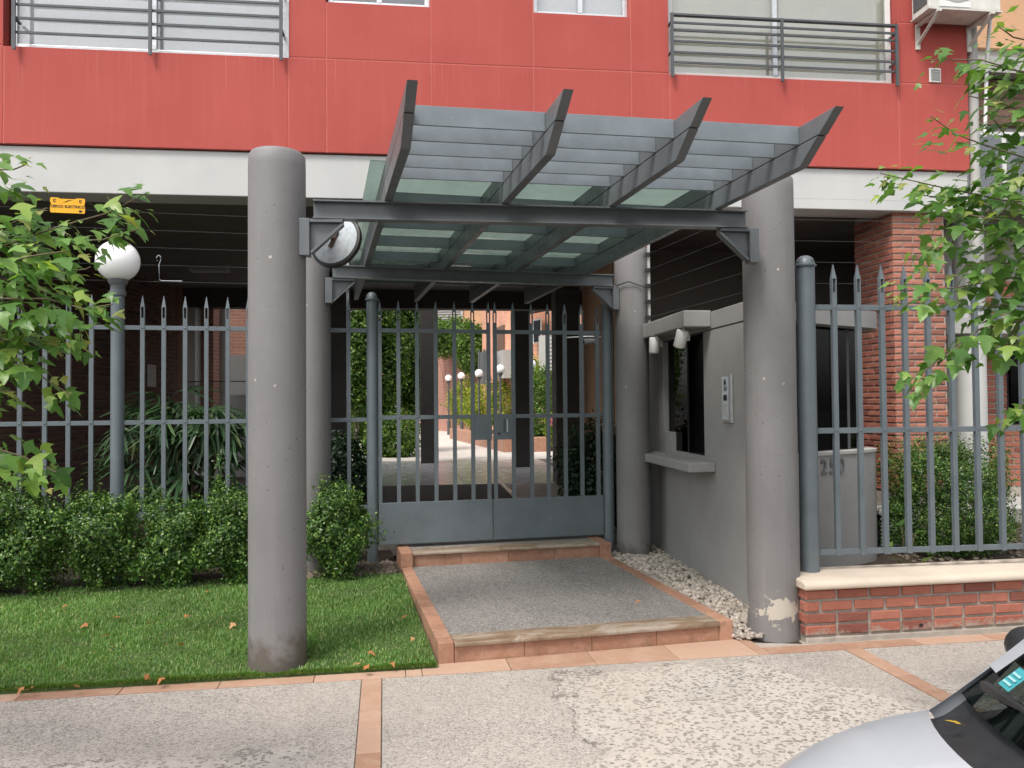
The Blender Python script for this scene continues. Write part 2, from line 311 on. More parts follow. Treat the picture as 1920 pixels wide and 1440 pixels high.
M['dryleaf'] = m_leaf('dry leaf', [(0, (.36, .13, .04)), (.5, (.48, .21, .08)), (1, (.55, .33, .16))], .7, .2)
M['yellowleaf'] = m_leaf('yellow leaf', [(0, (.75, .48, .03)), (1, (.75, .48, .03))], .5, .3)
M['pink'] = m_leaf('pink petal', [(0, (.65, .12, .25)), (1, (.75, .2, .35))], .5, .3)
M['bark'] = mat('grey brown bark', (.12, .09, .068), .9, .35, 10, .8, 40, .02)
M['twig'] = mat('twig bark', (.16, .12, .075), .8, .25, 20, .3, 90)
M['gravel'] = mat('pale gravel stone', (.44, .38, .325), .9, .12, 12, .3, 90, .003, rnd=.32)
M['stone_dark'] = mat('brown gravel stone', (.16, .13, .10), .9, .2, 12, .3, 90, rnd=.3)

# ------------------------------------------------------------------ mesh helpers
class MB:
    def __init__(s): s.v = []; s.f = []
    def add(s, vs, fs):
        n = len(s.v); s.v += [tuple(p) for p in vs]; s.f += [tuple(i+n for i in f) for f in fs]; return s
    def box(s, a0, a1, b0, b1, z0, z1):
        return s.add([(a0,b0,z0),(a1,b0,z0),(a1,b1,z0),(a0,b1,z0),(a0,b0,z1),(a1,b0,z1),(a1,b1,z1),(a0,b1,z1)],
                     [(0,3,2,1),(4,5,6,7),(0,1,5,4),(1,2,6,5),(2,3,7,6),(3,0,4,7)])
    def prism(s, poly, z0, z1):
        n = len(poly); vs = [(p[0],p[1],z0) for p in poly]+[(p[0],p[1],z1) for p in poly]
        return s.add(vs, [tuple(range(n-1,-1,-1)), tuple(range(n,2*n))]+[(i,(i+1)%n,n+(i+1)%n,n+i) for i in range(n)])
    def sweep(s, P, Q, prof, upv=(0,0,1)):          # closed profile (side, up) swept from P to Q
        P, Q = Vector(P), Vector(Q); d = (Q-P).normalized(); sd = d.cross(Vector(upv)).normalized(); u = sd.cross(d)
        n = len(prof); vs = [P+sd*a+u*b for a, b in prof]+[Q+sd*a+u*b for a, b in prof]
        return s.add(vs, [tuple(range(n-1,-1,-1)), tuple(range(n,2*n))]+[(i,(i+1)%n,n+(i+1)%n,n+i) for i in range(n)])
    def bar(s, P, Q, wd, ht, upv=(0,0,1)): return s.sweep(P, Q, [(-wd/2,-ht/2),(wd/2,-ht/2),(wd/2,ht/2),(-wd/2,ht/2)], upv)
    def tube(s, pts, rad, n=8):
        pts = [Vector(p) for p in pts]; k = len(pts); rad = rad if isinstance(rad, (list, tuple)) else [rad]*k; vs = []; fs = []
        ref = Vector((0,0,1)) if abs((pts[-1]-pts[0]).normalized().z) < .9 else Vector((1,0,0))
        for i, p in enumerate(pts):
            d = (pts[min(i+1,k-1)]-pts[max(i-1,0)]).normalized(); a = d.cross(ref).normalized(); b = d.cross(a)
            vs += [p+(a*math.cos(2*math.pi*j/n)+b*math.sin(2*math.pi*j/n))*rad[i] for j in range(n)]
        for i in range(k-1):
            fs += [(i*n+j, i*n+(j+1)%n, (i+1)*n+(j+1)%n, (i+1)*n+j) for j in range(n)]
        fs += [tuple(range(n)), tuple(range(k*n-1, k*n-n-1, -1))]
        return s.add(vs, fs)
    def lathe(s, prof, c=(0,0,0), n=32):             # profile (r, z)
        vs = []; fs = []; k = len(prof)
        for r, z in prof: vs += [(c[0]+r*math.cos(2*math.pi*j/n), c[1]+r*math.sin(2*math.pi*j/n), c[2]+z) for j in range(n)]
        for i in range(k-1): fs += [(i*n+j, i*n+(j+1)%n, (i+1)*n+(j+1)%n, (i+1)*n+j) for j in range(n)]
        fs += [tuple(range(n-1,-1,-1)), tuple(range((k-1)*n, k*n))]
        return s.add(vs, fs)
    def sphere(s, c, r, n=20, k=12): return s.lathe([(max(1e-4, r*math.sin(math.pi*i/k)), -r*math.cos(math.pi*i/k)) for i in range(k+1)], c, n)
    def xf(s, mtx): s.v = [tuple(mtx @ Vector(p)) for p in s.v]; return s
    def mesh(s, name, off=(0,0,0)):
        me = bpy.data.meshes.new(name); me.from_pydata([(p[0]-off[0],p[1]-off[1],p[2]-off[2]) for p in s.v], [], s.f); me.update(); return me
BASE = {}
def tag(o, label=None, cat=None, group=None, kind=None):
    if label: o['label'] = label
    if cat: o['category'] = cat
    if group: o['group'] = group
    if kind: o['kind'] = kind
    return o
def thing(name, label, cat, fr=WO, base=(0,0,0), group=None, rz=0):
    o = bpy.data.objects.new(name, None); C.objects.link(o); o.empty_display_size = .1
    o.location = fr.W(*base); o.rotation_euler = (0, 0, fr.yaw+rz); BASE[o.name] = Vector(base); return tag(o, label, cat, group)
def fin(o, m, smooth=None, bev=0):
    if m: o.data.materials.append(M[m] if isinstance(m, str) else m)
    if smooth:
        o.data.polygons.foreach_set('use_smooth', [True]*len(o.data.polygons)); o.data.set_sharp_from_angle(angle=R(smooth))
    if bev:
        b = o.modifiers.new('bevel', 'BEVEL'); b.width = bev; b.segments = 2; b.limit_method = 'ANGLE'; b.angle_limit = R(40)
    return o
def part(name, mb, m, parent, smooth=None, bev=0):
    off = BASE[parent.name]; o = bpy.data.objects.new(name, mb.mesh(name, off)); C.objects.link(o); o.parent = parent; BASE[o.name] = off
    return fin(o, m, smooth, bev)
def solo(name, mb, m, label=None, cat=None, fr=WO, base=(0,0,0), group=None, kind=None, smooth=None, bev=0):
    o = bpy.data.objects.new(name, mb.mesh(name, base)); C.objects.link(o); o.location = fr.W(*base); o.rotation_euler = (0,0,fr.yaw)
    BASE[o.name] = Vector(base); tag(o, label, cat, group, kind); return fin(o, m, smooth, bev)
def piece(name, me, parent, loc, rot=(0,0,0), scale=None):
    o = bpy.data.objects.new(name, me); C.objects.link(o); o.parent = parent; o.location = Vector(loc)-BASE[parent.name]; o.rotation_euler = rot
    if scale: o.scale = scale
    BASE[o.name] = Vector((0,0,0)); return o
def shared(name, mb, m, smooth=None):
    me = mb.mesh(name); me.materials.append(M[m])
    if smooth: me.polygons.foreach_set('use_smooth', [True]*len(me.polygons)); me.set_sharp_from_angle(angle=R(smooth))
    return me
def text_mesh(txt, size, depth=.0, bold=0):
    cu_ = bpy.data.curves.new('lettering', 'FONT'); cu_.body = txt; cu_.size = size; cu_.align_x = 'CENTER'; cu_.align_y = 'CENTER'; cu_.extrude = depth; cu_.offset = bold; cu_.resolution_u = 3
    o = bpy.data.objects.new('lettering', cu_); C.objects.link(o); bpy.context.view_layer.update()
    dg = bpy.context.evaluated_depsgraph_get(); me = bpy.data.meshes.new_from_object(o.evaluated_get(dg)); bpy.data.objects.remove(o); return me
def np_mesh(name, V, Fq, m):                        # V (n,3), Fq (k,3 or 4)
    me = bpy.data.meshes.new(name); k, c = Fq.shape
    me.vertices.add(len(V)); me.vertices.foreach_set('co', V.astype(np.float32).ravel())
    me.loops.add(k*c); me.loops.foreach_set('vertex_index', Fq.astype(np.int32).ravel())
    me.polygons.add(k); me.polygons.foreach_set('loop_start', np.arange(0, k*c, c, dtype=np.int32)); me.polygons.foreach_set('loop_total', np.full(k, c, np.int32))
    me.update(); me.validate(); me.materials.append(M[m]); return me

# ------------------------------------------------------------------ ground, road, pavement
solo('ground', MB().add([(-150,-150,-.17),(150,-150,-.17),(150,150,-.17),(-150,150,-.17)], [(0,1,2,3)]), 'asphalt', kind='structure')
road_edge = 2.75
solo('road', MB().box(-60,60,-14,-2.22,-.30,-.15), 'asphalt', fr=BO, kind='structure')
kb = solo('kerb', MB().box(-60,60,-2.215,-2.06,-.28,-.004), 'kerb', fr=BO, kind='structure', bev=.015)
walk = solo('pavement', MB().box(-40,40,-2.055,.4,-.2,-.012), 'mortar', fr=BO, kind='structure')
TW = .115
def tl(poly, m='tile', z0=-.03, z1=.004, par=None): return part('tile', MB().prism(poly, z0, z1), m, par or walk, bev=.003)
strips = [-6.28, -3.14, 0, 3.14, 6.28]
for a, b in zip(strips[:-1], strips[1:]):            # one cast panel between each pair of strips
    part('aggregate_panel', MB().box(a+TW+.006, b-.006, -2.05, -TW-.006, -.05, 0), 'walk', walk)
for s0 in strips:
    y = -.0
    yy = -TW-.004
    while yy > -2.05:
        ln = .53 + random.uniform(-.02, .02); y1 = max(yy-ln, -2.05); tl([(s0, y1+.004), (s0+TW, y1+.004), (s0+TW, yy-.002), (s0, yy-.002)]); yy = y1
def ramp_front(s):                                   # border depth behind the line: lawn 0, ramp further back
    return 0
s_ = -6.28
while s_ < 6.3:
    ln = .545; e = s_+ln
    def bk(x):
        if x < .36: return 0.0
        if x < 2.62: return .068+(x-.36)*.0755
        return .02
    if s_ < .36 < e: e = .36
    if s_ < 2.62 < e: e = 2.62
    b0, b1 = bk(s_+.001), bk(e-.001)
    tl([(s_+.002, -TW), (e-.002, -TW), (e-.002, b1-.002), (s_+.002, b0-.002)]); s_ = e
# lawn, beds
def lawn_z(v): t = min(1, max(0, (v-4.7)/2.9)); return .012 + .10*t*t*(3-2*t)
def gfront(u):                                       # v of the pavement border at u
    p0, p1 = GA.L(BO.W(-6,0,0)), GA.L(BO.W(2,0,0)); return p0.y+(u-p0.x)*(p1.y-p0.y)/(p1.x-p0.x)
L = MB(); us = np.linspace(-7, .705, 40); vs_ = [0,.004,.25,.5,.75,1]
for u in us:
    f = gfront(u)+.004
    for t in vs_: v = f+(7.45-f)*t; L.v.append((u, v-.012 if t == 0 else v, -.009 if t == 0 else lawn_z(v)+.004*math.sin(u*5+v*3)))
for i in range(len(us)-1):
    for j in range(5): L.f.append((i*6+j, (i+1)*6+j, (i+1)*6+j+1, i*6+j+1))
lawn = solo('lawn', L, 'turf', fr=GA, kind='structure')
B_ = MB(); B_.box(-9, .70, 7.25, 9.0, -.1, .115); solo('garden_soil', B_, 'soil', fr=GA, kind='structure')
solo('terrain', MB().box(-40, 40, 1.0, 75, -.1, .2), 'soil', fr=FA, kind='structure')
solo('forecourt_soil', MB().box(1.56, 12, -2.5, .98, -.1, .26), 'soil', fr=FA, kind='structure')

# ------------------------------------------------------------------ apartment building
S0, S1 = -9.0, 5.21
bld = thing('apartment_building', 'red stucco apartment building raised on piers above the gated entrance', 'building', FA, (0,0,0))
def panel(a0, a1, z0, z1): part('wall_panel', MB().box(a0+.007, a1-.007, 0, .13, z0+.007, z1-.007), 'red', bld, bev=.003)
lower = [S0, -4.965, -2.26, -1.882, -.82, .254, 1.31, 1.733, 4.365, S1]
for a, b in zip(lower[:-1], lower[1:]): panel(a, b, 4.21, 5.18)
ZT = 7.4
for a, b in ((S0, -4.965), (-2.26, -1.882), (-.82, .254), (1.31, 1.733)): panel(a, b, 5.18, ZT)
panel(-1.882, -.82, 5.18, 5.775); panel(.254, 1.31, 5.18, 5.775)
panel(4.365, S1, 5.18, 5.86); panel(4.365, S1, 5.86, ZT)
bk = MB(); bk.box(S0+.01, S1-.01, .003, .3, 4.216, 5.172)
for a, b in ((S0+.01, -4.975), (-2.25, -1.892), (-.83, .264), (1.30, 1.723), (4.375, S1-.01)): bk.box(a, b, .003, .3, 5.172, ZT-.01)
bk.box(-1.892, -.83, .003, .3, 5.172, 5.767); bk.box(.264, 1.30, .003, .3, 5.172, 5.767)
part('joint_backing', bk, 'red_joint', bld)
part('edge_beam', MB().box(S0, S1-.01, .035, .40, 3.755, 4.205), 'white', bld, bev=.008)
part('body', MB().box(S0, S1-.02,   .46, 7.65, 4.02, ZT), 'interior', bld)
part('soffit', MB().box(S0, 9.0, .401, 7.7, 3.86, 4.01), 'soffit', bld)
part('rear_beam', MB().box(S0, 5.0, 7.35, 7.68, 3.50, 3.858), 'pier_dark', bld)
def window(a0, a1, z0, z1, mull, blind, depth=.09, fw_=.05, strips_=0):
    f = MB(); f.box(a0, a0+fw_, depth, depth+.05, z0, z1); f.box(a1-fw_, a1, depth, depth+.05, z0, z1); f.box(a0+fw_, a1-fw_, depth, depth+.05, z0, z0+fw_); f.box(a0+fw_, a1-fw_, depth, depth+.05, z1-fw_, z1)
    fo = part('window', f, 'alu' if blind != 'curtain' else 'white_plain', bld, bev=.003)
    xs = [a0+fw_]+mull+[a1-fw_]
    for q in mull: part('mullion', MB().box(q-.025, q+.025, depth-.004, depth+.052, z0+fw_, z1-fw_), 'alu', fo)
    for a, b in zip(xs[:-1], xs[1:]): part('pane', MB().box(a+.026 if a != xs[0] else a, b-.026 if b != xs[-1] else b, depth+.02, depth+.026, z0+fw_, z1-fw_), 'glass', fo)
    if strips_:
        wd = (a1-a0-.06)/strips_
        for i in range(strips_): part('blind', MB().box(a0+.03+i*wd+.004, a0+.03+(i+1)*wd+.02, depth+.06+.012*(i%2), depth+.066+.012*(i%2), z0, z1), blind, fo)
    else: part('blind', MB().box(a0, a1, depth+.06, depth+.066, z0, z1), blind, fo)
    part('reveal', MB().box(a0-.03, a1+.03, .131, .30, z0-.006 if z0 > 5.5 else z0-.004, z0-.001), 'white', fo)
window(-4.955, -2.27, 5.185, ZT, [-3.60], 'curtain_white', .11, .06)
window(1.743, 4.355, 5.185, ZT, [2.98], 'curtain', .11, .06, 4)
window(-1.872, -.83, 5.78, ZT, [-1.35], 'interior')
window(.264, 1.30, 5.78, ZT, [.78], 'curtain_white')
def railing(a0, a1, posts, zs, ztop):
    r = part('railing', MB().bar((a0, -.035, ztop), (a1, -.035, ztop), .05, .02), 'blackmetal', bld)
    for z in zs: part('bar', MB().bar((a0, -.03, z), (a1, -.03, z), .016, .022), 'blackmetal', r)
    for p in posts: part('post', MB().box(p-.016, p+.016, -.062, -.044, 5.12 if p not in (a0,) else 5.12, ztop+.012), 'blackmetal', r)
    for e in (a0, a1):
        for z in (zs[1], zs[-1]): part('wall_fixing', MB().bar((e, -.05, z), (e, .10, z), .02, .02), 'blackmetal', r)
railing(-4.86, -2.32, [-4.85, -3.585, -2.325], [5.30, 5.44, 5.575, 5.71, 5.845], 5.95)
railing(1.745, 4.33, [1.75, 2.985, 4.32], [5.29, 5.40, 5.52, 5.64, 5.72], 5.80)
# small vent grille
vg = part('vent_grille', MB().box(4.73, 4.87, -.012, -.001, 5.20, 5.36), 'white_plain', bld, bev=.003)
for i in range(6): part('slat', MB().add([(4.745,-.016,5.218+i*.022),(4.855,-.016,5.218+i*.022),(4.855,-.026,5.228+i*.022),(4.745,-.026,5.228+i*.022)], [(0,1,2,3)]), 'wall_grey', vg)
# downpipe beside the corner
part('downpipe', MB().tube([(5.30,.05,3.3),(5.30,.05,7.4)], .055, 14), 'wall_grey', bld, 40)
# piers under the building
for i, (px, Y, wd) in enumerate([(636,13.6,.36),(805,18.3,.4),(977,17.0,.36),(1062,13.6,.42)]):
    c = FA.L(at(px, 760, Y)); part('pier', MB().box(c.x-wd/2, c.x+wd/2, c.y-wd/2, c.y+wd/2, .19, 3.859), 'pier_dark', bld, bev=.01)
# lamps on the soffit
for px, py in ((393,505),(1262,508)):
    c = FA.L(atz(px, py, 3.84)); part('ceiling_light', MB().box(c.x-.3, c.x+.3, c.y-.12, c.y+.12, 3.80, 3.859), 'wall_grey', bld, bev=.01)

# bricks
def brick_mesh(l, h, d, m, seed):
    r_ = random.Random(seed); j = lambda a: a+r_.uniform(-.0028, .0028)
    b = MB(); e = .006; f = -d
    # front face chamfered, back on plane y=0; front towards -y
    V = [(0,0,0),(l,0,0),(l,0,h),(0,0,h),(j(.001),f+e,j(0.001)),(j(l-.001),f+e,j(.001)),(j(l-.001),f+e,j(h-.001)),(j(.001),f+e,j(h-.001)),
         (j(e),f+r_.uniform(-.002,.002),j(e)),(j(l-e),f+r_.uniform(-.002,.002),j(e)),(j(l-e),f+r_.uniform(-.002,.002),j(h-e)),(j(e),f+r_.uniform(-.002,.002),j(h-e))]
    Fs = [(0,1,5,4),(1,2,6,5),(2,3,7,6),(3,0,4,7),(4,5,9,8),(5,6,10,9),(6,7,11,10),(7,4,8,11),(8,9,10,11)]
    b.add(V, Fs); return shared('brick', b, m)
BL, BH, JT = .230, .0545, .016
BM = {}
def bricks(parent, org, dirv, length, z0, courses, m, keep=lambda i, a, z: True, half=True, d=.010, skip=0):
    """brick faces on a vertical plane; org = left end, dirv = unit direction (frame coords); faces look to the right-hand normal"""
    ang = math.atan2(dirv[1], dirv[0]); restV = []; restF = []; cnt = 0
    for k in range(courses):
        z = z0+k*(BH+JT); a = 0 if (k % 2 == 0) else -(BL+JT)/2
        while a < length-.02:
            s0_, e0_ = max(a, 0), min(a+BL, length)
            if e0_-s0_ > .03:
                ln = round(e0_-s0_, 2); key = (ln, m, random.randrange(3))
                if key not in BM: BM[key] = brick_mesh(ln, BH, d, m, hash(key) & 255)
                loc = (org[0]+dirv[0]*s0_, org[1]+dirv[1]*s0_, z)
                if keep(cnt, s0_, z): piece('brick', BM[key], parent, loc, (0,0,ang))
                else:
                    n = len(restV)
                    for v in BM[key].vertices:
                        restV.append((loc[0]+v.co.x*math.cos(ang)-v.co.y*math.sin(ang), loc[1]+v.co.x*math.sin(ang)+v.co.y*math.cos(ang), loc[2]+v.co.z))
                    restF += [tuple(i+n for i in p.vertices) for p in BM[key].polygons]
                cnt += 1
            a += BL+JT
    if restV:
        o = part('far_bricks', MB().add(restV, restF), m, parent); o['kind'] = 'stuff'
# brick pier at the right of the booth
c0 = FA.L(at(1680, 760, 8.95)); PX0, PY0 = c0.x, c0.y; PWD, PDP = .62, .78
pier = part('brick_pier', MB().box(PX0+.004, PX0+PWD, PY0+.004, PY0+PDP, .2, 3.858), 'mortar', bld)
bricks(pier, (PX0, PY0), (1, 0), PWD, .62, 45, 'brick_pier')
bricks(pier, (PX0, PY0+PDP), (0, -1), PDP, .62, 45, 'brick_dull', keep=lambda i, a, z: i < 150)
# left dark brick side wall under the building
p_ = FA.L(at(-120, 700, 8.6)); q_ = FA.L(at(328, 700, 13.9)); dv = Vector((q_.x-p_.x, q_.y-p_.y)); LW = dv.length; dv.normalize()
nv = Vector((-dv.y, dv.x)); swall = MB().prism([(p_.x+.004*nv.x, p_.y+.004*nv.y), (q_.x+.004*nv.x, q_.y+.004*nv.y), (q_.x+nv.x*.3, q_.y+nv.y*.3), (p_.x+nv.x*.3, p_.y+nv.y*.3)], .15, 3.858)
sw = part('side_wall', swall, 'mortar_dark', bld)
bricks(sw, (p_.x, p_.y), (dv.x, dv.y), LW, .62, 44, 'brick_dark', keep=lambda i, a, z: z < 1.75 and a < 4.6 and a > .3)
part('meter_box', MB().box(q_.x+.02, q_.x+.06, q_.y-1.5, q_.y-1.2, 1.95, 2.3), 'wall_grey', bld, bev=.004)
# ochre side wall of the passage
o0, o1 = FA.L(at(1172, 760, 9.4)), FA.L(at(1094, 760, 13.9))
part('passage_wall', MB().prism([(o0.x,o0.y),(o0.x+.3,o0.y),(o1.x+.3,o1.y),(o1.x,o1.y)], .2, 3.858), 'orange', bld)
part('wall_joint', MB().box(o0.x-.012, o0.x-.0, o0.y+.5, o0.y+.506, .25, 3.8), 'pier_dark', bld)
part('core_wall', MB().box(2.05, 9.0, 3.0, 3.2, .2, 3.858), 'soffit', bld)
# recessed wing at the right, white column, window, siding, brick
wing = part('wing_wall', MB().box(5.2, 10.5, 1.25, 1.6, .2, 7.4), 'wall_grey', bld)
part('ochre_band', MB().box(5.24, 10.4, 1.19, 1.249, 6.2, 7.3), 'orange', bld)
sg = part('siding_band', MB().box(5.24, 10.4, 1.20, 1.249, 5.18, 5.78), 'siding', bld)
for i in range(5): part('siding_board', MB().box(5.23, 10.3, 1.165+.003*(i%2), 1.199, 5.19+i*.118, 5.30+i*.118), 'siding', bld)
part('wing_beam', MB().box(5.24, 10.4, 1.0, 1.25, 5.80, 6.0), 'wall_grey', bld)
wf = part('window', MB().box(5.55, 9.5, 1.17, 1.249, 4.05, 5.1), 'white_plain', bld)
for a in (5.60, 6.6, 7.6): part('pane', MB().box(a, a+.93, 1.155, 1.168, 4.1, 5.05), 'glass', wf); part('blind', MB().box(a, a+.93, 1.1685, 1.1695, 4.1, 5.05), 'interior', wf)
wb = part('brick_wing', MB().box(5.3, 10.4, 1.05, 1.249, .2, 3.2), 'mortar', bld)
b0 = FA.L(at(1850, 800, 9.9)).x
bricks(wb, (b0, 1.046), (1, 0), 1.9, .55, 37, 'brick_dull')
part('wing_window', MB().box(b0+.42, b0+1.3, .985, 1.03, 1.35, 2.35), 'glass_dark', bld); part('window_reveal', MB().box(b0+.40, b0+1.32, 1.031, 1.036, 1.33, 2.37), 'interior', bld)
wc = FA.L(at(1822, 800, 9.6))
part('white_column', MB().lathe([(.17,.2),(.17,3.858)], (wc.x, wc.y, 0), 28), 'white', bld, 40)
part('porch_beam', MB().box(wc.x-.38, 10.2, wc.y-.2, wc.y+.4, 2.42, 2.62), 'wall_grey', bld, bev=.01)
part('wing_step', MB().box(wc.x+.1, 10.2, -.3, 1.04, .2, .42), 'wall_grey', bld, bev=.01)

# ------------------------------------------------------------------ passage floor, courtyard ground
fl = solo('passage_floor', MB().box(-2.6, 1.9, .3, 10.9, .05, .285), 'mortar', fr=FA, kind='structure')
mat_end = FA.L(atz(937, 907, .3)).y; e1 = FA.L(atz(937, 907, .3)).x; tile_end = FA.L(atz(900, 862, .3)).y
doormat = solo('doormat', MB().box(-1.9, e1-.02, .6, mat_end, .285, .302), 'mat', 'large dark brown doormat on the passage floor behind the gate', 'doormat', FA, (0,.6,.285))
part('edge_strip', MB().box(e1, e1+.07, .4, mat_end, .28, .304), 'lobby', fl)
nx = 6; ts = (1.9+2.3)/nx
yy = mat_end+.02
while yy < tile_end:
    for i in range(nx):
        a = -2.3+i*ts; part('tile', MB().box(a+.003, a+ts-.003, yy+.003, min(yy+ts, tile_end)-.003, .27, .30), 'lobby', fl)
    yy += ts
solo('courtyard_path', MB().box(-3.2, 7, tile_end+.01, 42, .1, .297), 'courtyard', fr=FA, kind='structure')

# ------------------------------------------------------------------ ramp and steps
def RU(u, v, z): return (u, v, z)
RU0, RV0, RWD = .713, 5.06, 2.05
steps = thing('entrance_steps', 'two shallow aggregate steps with terracotta edging leading to the gate', 'steps', GA, (RU0, RV0, 0))
part('slab', MB().box(RU0+.1, RU0+RWD-.1, RV0+.16, RV0+2.44, 0, .128), 'ramp_agg', steps)
part('core', MB().box(RU0+.02, RU0+RWD-.02, RV0+.025, RV0+2.9, -.05, .1), 'mortar', steps)
part('landing', MB().box(RU0+.03, RU0+RWD-.03, RV0+2.47, RV0+2.95, .1, .256), 'ramp_agg', steps)
for s0 in (RU0, RU0+RWD-.1):                         # side kerb tiles
    v = RV0
    while v < RV0+2.38:
        e = min(v+.45, RV0+2.40); part('edge_tile', MB().box(s0, s0+.1, v+.002, e-.002, -.03, .134), 'tile_dark', steps, bev=.004); v = e
    part('end_block', MB().box(s0-.006, s0+.106, RV0+2.402, RV0+2.86, -.03, .266), 'tile_dark', steps, bev=.005)
def nosing(v, z, u0, u1, cuts):
    prof = [(0,0),(0,-.03),(.012,-.042),(.015,-.03),(.20,-.03),(.20,0),(.012,.004)]
    for a, b in zip([u0]+cuts, cuts+[u1]):
        mb = MB(); P = [(0.0,-.03),(.18,-.03),(.18,.0),(.018,.0),(.004,-.006),(-.002,-.015)]
        n = len(P); mb.add([(a+.001, v+p[0], z+p[1]) for p in P]+[(b-.001, v+p[0], z+p[1]) for p in P], [tuple(range(n)), tuple(range(2*n-1,n-1,-1))]+[(i,n+i,n+(i+1)%n,(i+1)%n) for i in range(n)])
        part('nosing', mb, 'nosing', steps, 50)
    k = 4; wd = (u1-u0)/k
    for i in range(k): part('riser_tile', MB().box(u0+i*wd+.002, u0+(i+1)*wd-.002, v+.022, v+.045, z-.16, z-.031), 'tile_dark', steps)
nosing(RV0-.012, .134, RU0+.102, RU0+RWD-.102, [RU0+.95]); nosing(RV0+2.42, .268, RU0+.108, RU0+RWD-.108, [])

# ------------------------------------------------------------------ columns
def column(c, z0, z1, label, m='column', r=.178):
    mb = MB(); prof = [(r+.003, z0), (r+.002, z0+.15), (r, z0+.3)]+[(r, z0+.3+(z1-z0-.4)*i/6) for i in range(1, 7)]+[(r-.002, z1-.03), (r-.02, z1-.005), (r*.5, z1+.01), (.001, z1+.013)]
    mb.lathe(prof, (c[0], c[1], 0), 48); o = solo('concrete_column', mb, m, label, 'column', WO, (c[0], c[1], 0), 'grey concrete columns carrying the canopy', smooth=40); return o
LFc, RFc, LBc, RBc = (-1.49, 5.07), (1.84, 5.69), (-1.88, 7.46), (1.235, 8.2)
column(LFc, -.02, 3.26, 'tall grey concrete column standing in the lawn, mud-stained at its foot')
column(RFc, -.02, 3.25, 'tall grey concrete column beside the low brick wall, paint peeling at its foot', 'column_peel')
column(LBc, .05, 3.24, 'grey concrete column behind the lawn column, at the end of the left fence', r=.172)
column(RBc, .05, 3.24, 'grey concrete column at the far end of the guard booth wall', r=.172)

# ------------------------------------------------------------------ canopy
can = thing('entrance_canopy', 'dark grey steel and glass canopy with flared rafter ends over the entrance', 'canopy', GA, (.4, 5, 2.945))
UU = [.417, 1.167, 1.878, 2.605]; KN = [4.035, 3.985, 3.94, 3.905]; VE = 10.1; ZB = 2.945
for u, k in zip(UU, KN):
    r = part('rafter', MB(), 'canopy', can) if False else None
    lo = MB(); up_ = MB(); hw = .026
    def tubep(mb, pts): mb.add([(u-hw, v, z) for v, z in pts]+[(u+hw, v, z) for v, z in pts], [(3,2,1,0),(4,5,6,7),(0,1,5,4),(1,2,6,5),(2,3,7,6),(3,0,4,7)])
    tubep(lo, [(k, ZB), (VE, ZB), (VE, ZB+.118), (k-.172, ZB+.118)]); tubep(up_, [(k-.179, ZB+.122), (VE, ZB+.122), (VE, ZB+.222), (k-.325, ZB+.222)])
    ro = part('rafter', lo, 'canopy', can, bev=.003); part('upper_tube', up_, 'canopy', ro, bev=.003)
for i in range(3):
    a, b = UU[i]+.0265, UU[i+1]-.0265
    def kv(u): return 4.035-(u-.417)*.0594
    for j in range(5):
        off = .246*j
        mb = MB(); mb.prism([(a, kv(a)+off), (b, kv(b)+off), (b, kv(b)+off+.013), (a, kv(a)+off+.013)], ZB+.124, ZB+.226); part('louvre', mb, 'slat', can, bev=.002)
    for v in (5.71, 6.45, 7.2, 7.95, 8.7, 9.45): part('purlin', MB().box(a, b, v, v+.03, ZB+.126, ZB+.220), 'slat', can, bev=.002)
    g0 = a-.145 if i == 0 else a-.02
    vv = [kv(a)+1.0, 6.45, 7.95, 10.0]
    for v0, v1 in zip(vv[:-1], vv[1:]): part('glass_pane', MB().box(g0, b+.05 if i == 2 else b+.02, v0+.004, v1-.004, ZB+.228+.001*i, ZB+.236+.001*i), 'canopy_glass', can)
def ibeam(P, Q, h, wd):
    t, w2, wb_ = .009, wd/2, .004
    prof = [(-w2,-h),(w2,-h),(w2,-h+t),(wb_,-h+t),(wb_,-t),(w2,-t),(w2,0),(-w2,0),(-w2,-t),(-wb_,-t),(-wb_,-h+t),(-w2,-h+t)]
    mb = MB(); n = len(prof); P, Q = Vector(P), Vector(Q); d = (Q-P).normalized(); sd = d.cross(Vector((0,0,1))).normalized()
    vs2 = [P+sd*a+Vector((0,0,b)) for a, b in prof]+[Q+sd*a+Vector((0,0,b)) for a, b in prof]
    mb.add(vs2, [(7,0,1,6) if False else tuple(range(n-1,-1,-1)), tuple(range(n,2*n))]+[(i,(i+1)%n,n+(i+1)%n,n+i) for i in range(n)]); return mb
